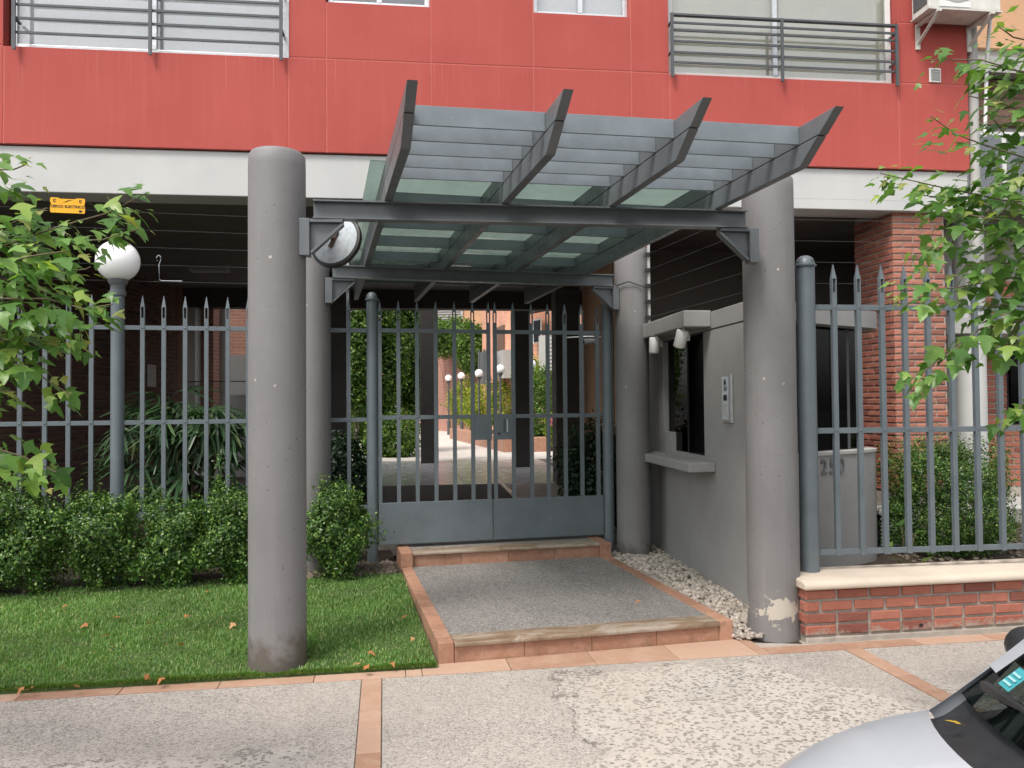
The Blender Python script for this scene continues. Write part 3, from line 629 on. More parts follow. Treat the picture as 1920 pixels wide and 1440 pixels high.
def bracket(P, sgn, zt, fr=WO, ang=0):               # P on the column face; sgn = direction towards mid span
    A = lambda x, y, z: GA.L((P[0]+(x*math.cos(ang)-y*math.sin(ang)), P[1]+(x*math.sin(ang)+y*math.cos(ang)), zt+z))
    def bx(x0, x1, y0, y1, z0, z1):
        mb = MB().box(min(x0*sgn, x1*sgn), max(x0*sgn, x1*sgn), y0, y1, z0, z1); mb.v = [tuple(A(*p)) for p in mb.v]; return mb
    pl = part('bracket', bx(-.02, .045, -.045, .045, -.235, .0), 'canopy', can, bev=.003)
    part('top_flange', bx(.0455, .25, -.04, .04, -.022, -.002), 'canopy', pl)
    mb = MB(); mb.add([(sgn*.046,-.006,-.2),(sgn*.046,-.006,-.023),(sgn*.24,-.006,-.023),(sgn*.046,.002,-.2),(sgn*.046,.002,-.023),(sgn*.24,.002,-.023)], [(0,1,2),(5,4,3),(0,3,4,1),(1,4,5,2),(2,5,3,0)]); mb.v = [tuple(A(*p)) for p in mb.v]
    part('gusset', mb, 'canopy', pl)
    mb = MB(); mb.bar((sgn*.05,0,-.215), (sgn*.25,0,-.03), .07, .014); mb.v = [tuple(A(*p)) for p in mb.v]; part('diagonal', mb, 'canopy', pl)
    for z in (-.05, -.19): mb = MB().box(*sorted((sgn*.0455, sgn*.06)), .012, .034, z-.012, z+.012); mb.v = [tuple(A(*p)) for p in mb.v]; part('bolt', mb, 'galv', pl)
fl_, fr_ = Vector((-1.25, 5.04, ZB-.003)), Vector((1.60, 5.42, ZB-.003))
part('front_beam', ibeam(GA.L(fl_), GA.L(fr_), .118, .09), 'canopy', can)
bl_, br_ = Vector((-1.66, 7.40, ZB-.003)), Vector((1.03, 8.10, ZB-.003))
part('rear_beam', ibeam(GA.L(bl_), GA.L(br_), .118, .09), 'canopy', can)
bracket((-1.315, 5.035), 1, ZB-.122, ang=.10); bracket((1.66, 5.435), -1, ZB-.122, ang=.12)
bracket((-1.71, 7.40), 1, ZB-.122, ang=.25); bracket((1.065, 8.12), -1, ZB-.122, ang=.25)

# ------------------------------------------------------------------ fences and gate
G0u, G0v = .53, 7.826
def picket_mesh(L, m='metal', wd=.036, dp=.032):
    b = MB(); h = wd/2; z1, z2, z3 = L-.205, L-.105, L
    b.box(-h, h, -dp/2, dp/2, 0, z1)                 # bar
    s1 = .0075
    b.box(-h, -h+s1, -dp/2, dp/2, z1, z2); b.box(h-s1, h, -dp/2, dp/2, z1, z2)   # slot cheeks
    b.add([(-h,-dp/2,z2),(h,-dp/2,z2),(h,dp/2,z2),(-h,dp/2,z2),(-.002,-.002,z3),(.002,-.002,z3),(.002,.004,z3),(-.002,.004,z3)], [(0,3,2,1),(4,5,6,7),(0,1,5,4),(1,2,6,5),(2,3,7,6),(3,0,4,7)])
    return shared('picket', b, m)
def ridge_mesh(L):                                   # narrow raised rib that the angle profile shows down its front
    return MB().box(.006, .0185, -.0205, -.0155, 0, L)
PK = {}
def pickets(parent, svals, v, zb, zt):
    L = round(zt-zb, 3)
    if L not in PK: PK[L] = picket_mesh(L)
    for s in svals: piece('picket', PK[L], parent, (s, v, zb), (0, 0, random.uniform(-.01, .01)))
bolt_me = shared('bolt', MB().lathe([(.0085,0),(.008,.003),(.004,.006)], (0,0,0), 8), 'metal', 40)
def bolts(parent, svals, v, zs):
    for s in svals:
        for z in zs: piece('bolt', bolt_me, parent, (s, v-.016, z), (R(90), 0, 0))
def fence(label, fr, svals, v, s0, s1, zb, zt, rails, base):
    f = thing('steel_fence', label, 'fence', fr, base, 'spiked steel fence panels')
    for z in rails: part('rail', MB().box(s0, s1, v-.011, v+.011, z-.02, z+.02), 'metal', f, bev=.002)
    pickets(f, svals, v, zb, zt); bolts(f, svals, v, rails[:2]); return f
def sp(a, step, n): return [a+i*step for i in range(n)]
lsA = [G0u+s for s in (-4.21, -4.03, -3.845, -3.66, -3.476, -3.29, -3.11, -2.911, -2.723, -2.537)]
fence('spiked grey steel fence panel at far left, before the globe lamp post', GA, lsA, G0v, G0u-4.4, G0u-2.36, .62, 2.655, [2.36, 1.50, .66], (G0u-3.3, G0v, .1))
lsB = [G0u+s for s in (-2.113, -1.933, -1.750, -1.566, -1.380, -1.20, -1.015, -.83, -.64, -.463, -.278)]
fence('spiked grey steel fence panel between the globe lamp post and the gate', GA, lsB, G0v, G0u-2.29, G0u-.11, .62, 2.655, [2.36, 1.50, .66], (G0u-1.2, G0v, .1))
def post(name, label, fr, a, b, z0, z1, r, group='round steel posts with domed caps'):
    t = thing(name, label, 'post', fr, (a, b, z0), group)
    part('shaft', MB().lathe([(r, z0), (r, z1)], (a, b, 0), 24), 'metal', t, 40)
    part('cap', MB().lathe([(r+.012, z1), (r+.014, z1+.012), (r+.002, z1+.018), (r, z1+.03), (r*.82, z1+.06), (r*.45, z1+.078), (.001, z1+.083)], (a, b, 0), 24), 'metal', t, 50)
    for q in range(4):
        an = q*math.pi/2+.4; part('cap_rib', MB().bar((a, b, z1+.05), (a+math.cos(an)*r*1.02, b+math.sin(an)*r*1.02, z1+.02), .006, .05), 'metal', t)
    return t
post('gate_post', 'round steel gate post at the left of the gate, domed cap', GA, G0u-.056, G0v, .05, 2.655, .053)
post('gate_post', 'round steel gate post at the right of the gate, beside the booth', GA, G0u+2.352, G0v, .05, 2.655, .057)
def leaf(label, s0, s1, bars, lock0, lock1, right):
    t = thing('gate_leaf', label, 'gate', GA, (G0u+s0, G0v, .29), 'two leaves of the entrance gate')
    part('kick_plate', MB().box(G0u+s0, G0u+s1, G0v-.022, G0v+.012, .29, .693), 'metal', t, bev=.004)
    for z in (2.365, 1.517): part('rail', MB().box(G0u+s0+.01, G0u+s1-.01, G0v-.011, G0v+.011, z-.02, z+.02), 'metal', t, bev=.002)
    pickets(t, [G0u+b for b in bars], G0v, .694, 2.66); bolts(t, [G0u+b for b in bars], G0v, [2.365, 1.517])
    lp = part('lock_plate', MB().box(G0u+lock0, G0u+lock1, G0v-.028, G0v-.017, 1.285, 1.54), 'metal', t, bev=.002)
    if right:
        h = MB().tube([(G0u+1.268, G0v-.03, 1.49), (G0u+1.268, G0v-.065, 1.485), (G0u+1.268, G0v-.065, 1.365), (G0u+1.268, G0v-.03, 1.36)], .0075, 8)
        part('pull_handle', h, 'alu', lp, 40); part('handle_plate', MB().box(G0u+1.235, G0u+1.253, G0v-.031, G0v-.0285, 1.355, 1.495), 'blackmetal', lp)
        part('keyhole', MB().lathe([(.014,0),(.014,.004),(.006,.006)], (0,0,0), 12).xf(Matrix.Translation((G0u+1.19, G0v-.028, 1.345)) @ Matrix.Rotation(R(90), 4, 'X')), 'black', lp)
leaf('left leaf of the spiked steel gate, with the blank lock plate', 0, 1.122, (.017,.197,.379,.563,.749,.932,1.094), .945, 1.120, False)
leaf('right leaf of the spiked steel gate, with pull handle and keyhole', 1.130, 2.29, (1.160,1.347,1.536,1.710,1.892,2.069,2.243), 1.140, 1.335, True)
# lamp post in the left fence
def globe_lamp(label, fr, a, b, z0, zg, rg, rp, group, low=False, m='metal'):
    t = thing('globe_lamp', label, 'lamp post', fr, (a, b, z0), group); n = 24 if not low else 12
    if not low:
        zt = zg-rg*.93
        part('pole', MB().lathe([(rp, z0), (rp, zt-.13)], (a, b, 0), n), m, t, 40)
        part('collar', MB().lathe([(rp*1.22, zt-.14), (rp*1.25, zt-.105), (rp*1.1, zt-.10), (rp*1.06, zt-.05), (rp*1.12, zt-.045), (rp*1.45, zt-.02), (rp*1.5, zt+.012)], (a, b, 0), n), 'canopy', t, 40)
    else:
        part('pole', MB().lathe([(rp*2.2, z0), (rp*2.2, z0+.6), (rp, z0+.63), (rp, zg-rg-.08)], (a, b, 0), n), 'blackmetal', t, 40)
        part('collar', MB().lathe([(rp, zg-rg-.1), (rp*2.5, zg-rg+.0), (rp*2.5, zg-rg+.04)], (a, b, 0), n), 'blackmetal', t, 40)
    part('globe', MB().sphere((a, b, zg), rg, 32 if not low else 18, 20 if not low else 10), 'globe', t, 180)
globe_lamp('large white globe lamp on a round steel post in the left fence', GA, G0u-2.322, G0v, .05, 2.962, .187, .057, 'white globe lamps')
# right fence on its low brick wall
lw = thing('low_brick_wall', 'low red brick wall with a cream coping beside the pavement', 'wall', BO, (2.9, .1, 0))
wA, wB = BO.L((1.99, 5.515, 0)), BO.L((7.4, 6.46, 0)); wA.y = .075; wB.y = .075
WX0, WX1, WY0, WY1 = wA.x, wB.x, wA.y, wA.y+.34
part('core', MB().box(WX0+.012, WX1, WY0+.014, WY1-.01, -.05, .365), 'mortar', lw, bev=.012)
BL, BH, JT = .224, .063, .018
bricks(lw, (WX0, WY0+.010), (1, 0), WX1-WX0, .045, 1, 'brick_smear', d=.014)
bricks(lw, (WX0, WY0+.010), (1, 0), WX1-WX0, .045+BH+JT, 3, 'brick', d=.014)
bricks(lw, (WX0+.008, WY1-.02), (0, -1), WY1-WY0-.03, .045, 4, 'brick', d=.012)
part('footing', MB().box(WX0+.004, WX1, WY0+.002, WY0+.03, -.04, .03), 'mortar', lw, bev=.01)
part('drain_pipe', MB().tube([(WX0+.86, WY0-.004, .07), (WX0+.86, WY0+.2, .075)], .017, 12), 'black', lw)
cp = MB(); pr = [(-.045,.36),(-.052,.375),(-.05,.395),(-.035,.412),(.0,.42),(.34,.425),(.39,.42),(.395,.36)]
n = len(pr); cp.add([(WX0-.03, WY0+a, z) for a, z in pr]+[(WX0-.015, WY0+a, z) for a, z in pr][:0]+[(WX1, WY0+a, z) for a, z in pr], [tuple(range(n-1,-1,-1)), tuple(range(n,2*n))]+[(i,(i+1)%n,n+(i+1)%n,n+i) for i in range(n)])
part('coping', cp, 'cap', lw, 50, bev=.01)
rs = [.214,.400,.583,.762,.944,1.131,1.317,1.507]+sp(1.69,.184,10)
fence('spiked grey steel fence panel on the low brick wall at right', RF, rs, .07, .06, 3.6, .53, 2.64, [2.325, 1.43, .555], (1.5, .07, .42))
post('fence_post', 'round steel fence post with domed cap standing on the cream coping', RF, .0, .07, .415, 2.62, .066)

# ------------------------------------------------------------------ guard booth
booth = thing('guard_booth', 'grey rendered guard booth with dark glass, service window and rounded front', 'booth', FA, (1.535, -2, 0))
arc = [(1.56,-2.512),(1.72,-2.44),(1.92,-2.30),(2.12,-2.17),(2.34,-2.04),(2.56,-1.93),(2.78,-1.82),(2.95,-1.72),(3.03,-1.62),(3.06,-1.45)]
def inset(pts, d):
    out = []   # parallel curve
    for i, p in enumerate(pts):
        a = pts[max(0,i-1)]; b = pts[min(len(pts)-1,i+1)]; t = Vector((b[0]-a[0], b[1]-a[1])).normalized(); out.append((p[0]-t.y*d, p[1]+t.x*d))
    return out
foot = arc+[(3.06, .9), (1.75, .9)]
clip = lambda P: [(max(x, 1.705), y) for x, y in P]
part('front_wall', MB().prism(inset(arc[1:], 0)+clip(inset(arc[1:], .2))[::-1], .0, 1.20), 'booth', booth, 40)
part('ledge', MB().prism(inset(arc[1:], -.012)+clip(inset(arc[1:], .2))[::-1], 1.2005, 1.225), 'wall_grey', booth, 40)
ga = inset(arc, .12)
for i in range(1, len(ga)-1):                        # curved dark glazing in upright panes
    a, b = ga[i], ga[i+1]; t = Vector((b[0]-a[0], b[1]-a[1])).normalized()
    part('pane', MB().prism([(a[0]+t.x*.004, a[1]+t.y*.004), (b[0]-t.x*.004, b[1]-t.y*.004), (b[0]-t.y*.01, b[1]+t.x*.01), (a[0]-t.y*.01, a[1]+t.x*.01)], 1.226, 2.27), 'glass_dark', booth)
    if i in (3, 6, 8): part('glazing_bar', MB().box(a[0]-.016, a[0]+.016, a[1]-.004, a[1]+.03, 1.226, 2.27), 'blackmetal', booth)
part('fascia', MB().prism(inset(arc[1:], -.03)+[(3.09, .9), (1.75, .9), (1.71, .0)], 2.272, 2.42), 'booth', booth, 40)
# left wall with its window opening
W0, W1, WZ0, WZ1 = -1.435, -.27, 1.16, 2.285
lwb = MB(); x0, x1 = 1.535, 1.70
lwb.box(x0, x1, -2.519, W0, 0, 2.262); lwb.box(x0, x1, W1, .75, 0, 2.262); lwb.box(x0, x1, W0, W1, 0, WZ0)
lwb.box(x0, x1, W1-.21, W1, WZ0, 1.345)
part('side_wall', lwb, 'booth', booth)
part('groove_band', MB().box(x0+.012, x1, -2.5, .75, 2.262, 2.272), 'interior', booth)
part('parapet', MB().box(x0-.002, x1+.02, -2.52, .76, 2.2725, 2.421), 'booth', booth, bev=.006)
so = part('service_window', MB().box(x0+.055, x0+.075, W0, W0+.03, WZ0, 2.262).box(x0+.055, x0+.075, W1-.03, W1, 1.345, 2.262).box(x0+.055, x0+.075, (W0+W1)/2-.015, (W0+W1)/2+.015, WZ0, 2.262), 'black', booth)
part('pane', MB().box(x0+.06, x0+.066, W0+.03, (W0+W1)/2-.015, WZ0, 2.262), 'glass_dark', so); part('pane', MB().box(x0+.06, x0+.066, (W0+W1)/2+.015, W1-.03, WZ0, 2.262), 'glass_dark', so)
part('room', MB().box(2.05, 2.07, -1.9, .7, .2, 2.26).box(1.71, 2.9, .66, .68, .2, 2.26).box(2.9, 2.92, -1.5, .7, .2, 2.26), 'interior', booth)
part('shelf', MB().prism([(1.295,-1.70),(1.534,-1.70),(1.534,.35),(1.295,-.02)], 1.048, 1.128), 'booth', booth, bev=.008)
part('hood', MB().prism([(1.29,-1.64),(1.5325,-1.64),(1.5325,.1),(1.29,-.0)], 2.29, 2.432), 'booth', booth, bev=.008)
# numerals follow the curved wall: one mesh per digit
for ch, s in (('2', 2.305), ('5', 2.41), ('0', 2.515)):
    me = text_mesh(ch, .18, .007, .002); me.materials.append(M['canopy'])
    for i in range(len(arc)-1):
        a, b = arc[i], arc[i+1]
        if a[0] <= s <= b[0]: t = (s-a[0])/(b[0]-a[0]); wv = a[1]+(b[1]-a[1])*t; an = math.atan2(b[1]-a[1], b[0]-a[0])
    o = piece('numeral', me, booth, (s+.004*math.sin(an), wv-.004*math.cos(an), 1.10), (R(90), 0, an))
# intercom on the booth wall
ic = thing('intercom', 'slim aluminium intercom panel with camera and keypad on the booth wall', 'intercom', FA, (1.535, -2.0, 1.67))
part('body', MB().box(1.515, 1.534, -2.105, -1.905, 1.475, 1.867), 'alu', ic, bev=.004)
part('side_trim', MB().box(1.507, 1.5145, -2.103, -2.06, 1.477, 1.865), 'alu', ic, bev=.002); 
part('face', MB().box(1.511, 1.5145, -2.057, -1.915, 1.50, 1.85), 'galv', ic)
part('lens', MB().lathe([(.026,0),(.024,.006),(.012,.008)], (0,0,0), 16).xf(Matrix.Translation((1.511,-1.985,1.805)) @ Matrix.Rotation(R(-90), 4, 'Y')), 'blackmetal', ic)
part('display', MB().box(1.5075, 1.5108, -2.02, -1.95, 1.655, 1.70), 'black', ic)
for i in range(4):
    for j in range(3): part('key', MB().box(1.507, 1.5108, -2.03+j*.032, -2.01+j*.032, 1.535+i*.026, 1.552+i*.026), 'wall_grey', ic)
for i in range(4): part('speaker_slot', MB().box(1.509, 1.5108, -2.02, -1.955, 1.735+i*.009, 1.739+i*.009), 'black', ic)
for k, (wv, tilt, lab) in enumerate([(-.72, .05, 'small white cylinder spotlight under the booth hood, the farther one'), (-1.50, .28, 'small white cylinder spotlight under the booth hood, the nearer tilted one')]):
    t = thing('spotlight', lab, 'spotlight', FA, (1.31, wv, 2.2), 'white spotlights under the booth hood')
    mx = Matrix.Translation((1.31, wv, 2.2)) @ Matrix.Rotation(tilt, 4, 'X') @ Matrix.Rotation(tilt*.6, 4, 'Y')
    part('body', MB().lathe([(.048,-.075),(.052,-.07),(.052,.07),(.05,.075)], (0,0,0), 20).xf(mx), 'white_plain', t, 40)
    part('bulb_ring', MB().lathe([(.043,-.082),(.045,-.0755)], (0,0,0), 20).xf(mx), 'wall_grey', t)
    part('stem', MB().tube([(1.335, wv, 2.23), (1.335, wv, 2.289)], .012, 8), 'white_plain', t)
    part('junction', MB().box(1.355, 1.385, wv-.02, wv+.02, 2.18, 2.24), 'wall_grey', t)

# ------------------------------------------------------------------ gravel
ico = [(0,0,-1),(.72,-.53,-.45),(-.28,-.85,-.45),(-.89,0,-.45),(-.28,.85,-.45),(.72,.53,-.45),(.28,-.85,.45),(-.72,-.53,.45),(-.72,.53,.45),(.28,.85,.45),(.89,0,.45),(0,0,1)]
icf = np.array([(0,1,2),(1,0,5),(0,2,3),(0,3,4),(0,4,5),(1,5,10),(2,1,6),(3,2,7),(4,3,8),(5,4,9),(1,10,6),(2,6,7),(3,7,8),(4,8,9),(5,9,10),(6,10,11),(7,6,11),(8,7,11),(9,8,11),(10,9,11)])
def stones(pts, size, m):
    n = len(pts); base = np.array(ico)
    V = base[None]*(1+rng.uniform(-.28,.28,(n,12,1))); sc_ = rng.uniform(.6,1.25,(n,1,1))*size*np.stack([rng.uniform(.8,1.3,n), rng.uniform(.7,1.1,n), rng.uniform(.5,.8,n)],-1)[:,None,:]
    V = V*sc_; a = rng.uniform(0,6.28,n); ca, sa = np.cos(a)[:,None], np.sin(a)[:,None]
    V = np.stack([V[...,0]*ca-V[...,1]*sa, V[...,0]*sa+V[...,1]*ca, V[...,2]],-1)+np.array(pts)[:,None,:]
    F = (icf[None]+np.arange(n)[:,None,None]*12).reshape(-1,3); return np_mesh('gravel', V.reshape(-1,3), F, m)
pts = []
q0 = [GA.W(RU0+RWD, RV0-.02, 0), GA.W(RU0+RWD, RV0+2.95, 0)]; q1 = [FA.W(1.62, -3.02, 0), FA.W(1.535, .2, 0)]
for i in range(4000):
    t, k = random.random(), random.random(); p = q0[0].lerp(q0[1], t).lerp(q1[0].lerp(q1[1], t), k)
    if (p.x-RFc[0])**2+(p.y-RFc[1])**2 < .19**2 or p.x > RFc[0]-.10 and p.y < RFc[1]: continue
    pts.append((p.x, p.y, .012+.085*min(1,t*3)*(.6+.4*t)+.02*math.sin(math.pi*k)+random.uniform(-.012, .012)))
solo('gravel_bed', MB().add([(*q0[0].xy,-.008),(*q1[0].xy,-.008),(*q1[1].xy,.085),(*q0[1].xy,.085)], [(0,1,2,3)]), 'soil', kind='structure')
g = bpy.data.objects.new('gravel', stones(pts, .021, 'gravel')); C.objects.link(g); tag(g, 'pale gravel strip between the steps and the booth wall', 'gravel', kind='stuff')
pts = []
for i in range(900):
    a, b = random.uniform(-.25, .75), random.uniform(7.3, 7.85); p = GA.W(a-.1, b, .125); 
    pts.append((p.x, p.y, p.z+random.uniform(-.006,.006)))
for i in range(1500):
    p = FA.W(random.uniform(e1+.1, 1.75), random.uniform(.5, mat_end), .21); pts.append((p.x, p.y, p.z))
for i in range(700):
    p = FA.W(random.uniform(3.2, 6.5), random.uniform(-2.0, -.4), .27); pts.append((p.x, p.y, p.z))
g = bpy.data.objects.new('bed_gravel', stones(pts, .024, 'stone_dark')); C.objects.link(g); tag(g, 'brown gravel in the planting beds beside the gate', 'gravel', kind='stuff')

# ------------------------------------------------------------------ grass
n = 175000
s_b = rng.uniform(-4.3, 1.2, n); vb = np.where(rng.uniform(0,1,n) < .06, rng.uniform(-.004, .05, n), rng.uniform(0, 3.1, n))
Wx = BO.o.x+s_b*BO.c-vb*BO.s; Wy = BO.o.y+s_b*BO.s+vb*BO.c
gu = Wx*GA.c+Wy*GA.s; gv = -Wx*GA.s+Wy*GA.c
ok = (gu < .695)&(gv < 7.42+.1*np.sin(gu*6)+.05*np.sin(gu*17))&((Wx-LFc[0])**2+(Wy-LFc[1])**2 > .195**2)
Wx, Wy, gv, gu = Wx[ok], Wy[ok], gv[ok], gu[ok]; n = len(Wx)
t = np.clip((gv-4.7)/2.9, 0, 1); gz = .012+.10*t*t*(3-2*t)
edge = np.clip(gv-4.9, 0, 1)
cl = np.sin(Wx*9.1+1.3*np.sin(Wy*7))*np.sin(Wy*8.3+np.sin(Wx*6.1)); keepg = (cl > -.82)|(rng.uniform(0,1,n) < .35); h = np.where(keepg, 1, .35)*(1+.25*cl)*rng.uniform(.014, .034, n)*(1+.35*np.sin(Wx*3.1+Wy*2.3)*np.sin(Wy*4.7-Wx)); th = rng.uniform(0, 6.283, n); ln = rng.uniform(.1, .8, n)*h; wd = rng.uniform(.0022, .0042, n)
fe = (gv-np.interp(gu, [-7, 3], [gfront(-7), gfront(3)])) < .035
th = np.where(fe, R(9.1-90)+rng.uniform(-.9, .9, n), th); ln = np.where(fe, h*rng.uniform(.7, 1.3, n), ln)
dx, dy = np.cos(th), np.sin(th); V = np.zeros((n, 5, 3))
for k, (f, wk) in enumerate(((0, 1), (.55, .8))):
    V[:,2*k] = np.stack([Wx-dy*wd*wk+dx*ln*f*f, Wy+dx*wd*wk+dy*ln*f*f, gz+h*f], -1); V[:,2*k+1] = np.stack([Wx+dy*wd*wk+dx*ln*f*f, Wy-dx*wd*wk+dy*ln*f*f, gz+h*f], -1)
V[:,4] = np.stack([Wx+dx*ln, Wy+dy*ln, gz+h*.95], -1)
# short blades leaning out over the border tiles and round the column foot
F = (np.array([(0,1,3),(0,3,2),(2,3,4)])[None]+np.arange(n)[:,None,None]*5).reshape(-1,3)
go = bpy.data.objects.new('grass', np_mesh('grass', V.reshape(-1,3), F, 'grass')); C.objects.link(go); tag(go, 'short mown grass of the front lawn', 'grass', kind='stuff')

# ------------------------------------------------------------------ shrubs
def leaf_cloud(P, N, size, aspect=.55, jit=.5, m='box_leaf', name='crown'):
    """small pointed-oval leaves at points P facing roughly N"""
    n = len(P); N = N+rng.normal(0, jit, (n,3)); N /= np.linalg.norm(N, axis=1)[:,None]
    A = rng.normal(0, 1, (n,3)); A -= (A*N).sum(1)[:,None]*N; A /= np.linalg.norm(A, axis=1)[:,None]; B = np.cross(N, A)
    s = (size*rng.uniform(.65, 1.25, n))[:,None]; w_ = s*aspect
    V = np.stack([P, P+A*s*.45+B*w_*.5+N*s*.08, P+A*s, P+A*s*.45-B*w_*.5+N*s*.08], 1)
    F = (np.array([(0,1,2),(0,2,3)])[None]+np.arange(n)[:,None,None]*4).reshape(-1,3)
    return np_mesh(name, V.reshape(-1,3), F, m)
def sprigs(c, rx, ry, rz, ns, seed, lump=.18, flat=0.0):
    """points on leafy sprigs growing out of a lumpy ellipsoid"""
    r_ = np.random.default_rng(seed); d = r_.normal(0,1,(ns,3)); d /= np.linalg.norm(d,axis=1)[:,None]
    ph = r_.uniform(0,6.28,6)
    lum = 1+lump*(np.sin(d[:,0]*4+ph[0])*np.sin(d[:,2]*5+ph[1])+.6*np.sin(d[:,1]*7+ph[2]+d[:,2]*6)) 
    rad = r_.uniform(.45, 1.0, ns)**.55*lum*(1+ (r_.uniform(0,1,ns) > .93)*r_.uniform(.05,.28,ns)*(d[:,2] > -.1))
    P0 = d*rad[:,None]*np.array([rx,ry,rz]); return P0+np.array(c), d
def bush(name, label, c, rx, ry, rz, ns, per, size, m, group, seed, fr=WO, stem_z=None, lump=.18, jit=.55):
    t = thing(name, label, 'shrub', WO, (c[0], c[1], stem_z if stem_z is not None else c[2]-rz), group)
    P, d = sprigs(c, rx, ry, rz, ns, seed, lump); r_ = np.random.default_rng(seed+1)
    gdir = d*.6+np.array([0,0,.75])+r_.normal(0,.35,d.shape); gdir /= np.linalg.norm(gdir,axis=1)[:,None]
    k = np.linspace(-1, .6, per)[None,:,None]; L_ = r_.uniform(.03,.07,(ns,1,1))*(size/.02)**.5
    Q = (P[:,None,:]+gdir[:,None,:]*k*L_+r_.normal(0,size*.45,(ns,per,3))).reshape(-1,3); ND = np.repeat(gdir*.5+d*.6, per, 0)
    me = leaf_cloud(Q-np.array(BASE[t.name]), ND, size, .58, jit, m); o = bpy.data.objects.new('crown', me); C.objects.link(o); o.parent = t; BASE[o.name] = BASE[t.name]
    z0 = BASE[t.name].z
    for i in range(5):
        an = i*1.26+seed; e = (c[0]+math.cos(an)*rx*.55, c[1]+math.sin(an)*ry*.55, c[2]+rz*.2)
        part('stem', MB().tube([(c[0]+.03*math.cos(an), c[1]+.03*math.sin(an), z0-.03), (c[0]+math.cos(an)*rx*.25, c[1]+math.sin(an)*ry*.25, z0+(c[2]-z0)*.6), e], [.012,.009,.004], 6), 'twig', t, 60)
    return t
hb = [(-60, 'leftmost boxwood bush of the hedge, cut by the edge of the photo', .40,.92), (55, 'rounded boxwood bush in the hedge below the maple branch', .42,.95), (195, 'tall boxwood bush in the hedge in front of the globe lamp post', .40,.90),
      (330, 'low open boxwood bush in the hedge with bare stems showing', .36,.84), (438, 'boxwood bush partly hidden behind the lawn column', .36,.92), (628, 'boxwood bush between the lawn column and the gate post', .37,.93)]
for i, (px, lab, rr, zt) in enumerate(hb):
    vv = 7.40 if i < 5 else 7.30
    x = (px-960)/FPX; y = vv/(GA.c-x*GA.s); X = x*y
    bush('boxwood_bush', lab, (X, y, .10+(zt-.10)*.54), rr*.80, .29, (zt-.10)*.50, 1500, 9, .031, 'box_leaf', 'boxwood bushes of the front hedge', 30+i, stem_z=.09, lump=.34)
b = at(1775, 950, 7.25); bush('boxwood_bush', 'large boxwood bush behind the right fence, beside the brick pier', (b.x, b.y, .76), .58, .5, .56, 4200, 10, .024, 'box_leaf', None, 51, stem_z=.24)
b = at(652, 900, 8.6); bush('dark_shrub', 'dark evergreen shrub behind the fence at the left of the gate', (b.x, b.y, .78), .30, .35, .58, 900, 8, .05, 'dark_leaf', 'dark shrubs inside the passage', 53, stem_z=.15)
b = at(1118, 880, 9.0); bush('dark_shrub', 'dark evergreen shrub behind the right gate post', (b.x, b.y, .82), .42, .4, .62, 1100, 8, .055, 'dark_leaf', 'dark shrubs inside the passage', 54, stem_z=.2)

# lady palm behind the left fence
def frond_mesh(seed, nl):
    r_ = random.Random(seed); b = MB()
    for i in range(nl):
        a = R(-78+156*i/(nl-1)+r_.uniform(-5,5)); L_ = r_.uniform(.36,.50)*(1-.12*abs(a)); wd = r_.uniform(.013,.02); dr = r_.uniform(.35,.8)
        dirv = Vector((math.sin(a), math.cos(a), 0)); sd = Vector((dirv.y, -dirv.x, 0)); pts = []
        for k, (f, ww) in enumerate(((0,.4),(.35,1),(.75,.9),(1,.25))): pts.append((dirv*L_*f+Vector((0,0,-dr*L_*f*f)), wd*ww))
        n0 = len(b.v)
        for p, ww in pts: b.v += [tuple(p-sd*ww+Vector((0,0,.3*ww))), tuple(p), tuple(p+sd*ww+Vector((0,0,.3*ww)))]
        for k in range(3):
            for j in range(2): b.f.append((n0+3*k+j, n0+3*k+j+1, n0+3*k+4+j, n0+3*k+3+j))
    return shared('frond', b, 'palm_leaf')
FRM = [frond_mesh(i, 8+i % 3) for i in range(5)]
pc = at(345, 900, 9.1); palm = thing('lady_palm', 'clump of lady palm with fan leaves behind the left fence', 'palm', WO, (pc.x, pc.y, .2))
for i in range(110):
    an = random.uniform(0, 6.28); rr = random.uniform(.05, .85); z = .45+random.random()**.75*1.45*(1-.25*rr); x, y = pc.x+math.cos(an)*rr*.9, pc.y+math.sin(an)*rr*.45
    head = R(-90)+random.uniform(-1.3,1.3) if i % 3 else an+random.uniform(-.7,.7)
    piece('frond', FRM[i % 5], palm, (x, y, z), (R(random.uniform(-40, 40)), random.uniform(-.3,.3), head-math.pi/2), [random.uniform(.8,1.15)]*3)
    if i % 3 == 0: part('cane', MB().tube([(pc.x+(x-pc.x)*.35, pc.y+(y-pc.y)*.35, .15), (pc.x+(x-pc.x)*.5, pc.y+(y-pc.y)*.5, z*.6), (x, y, z)], [.012,.01,.006], 5), 'twig', palm)

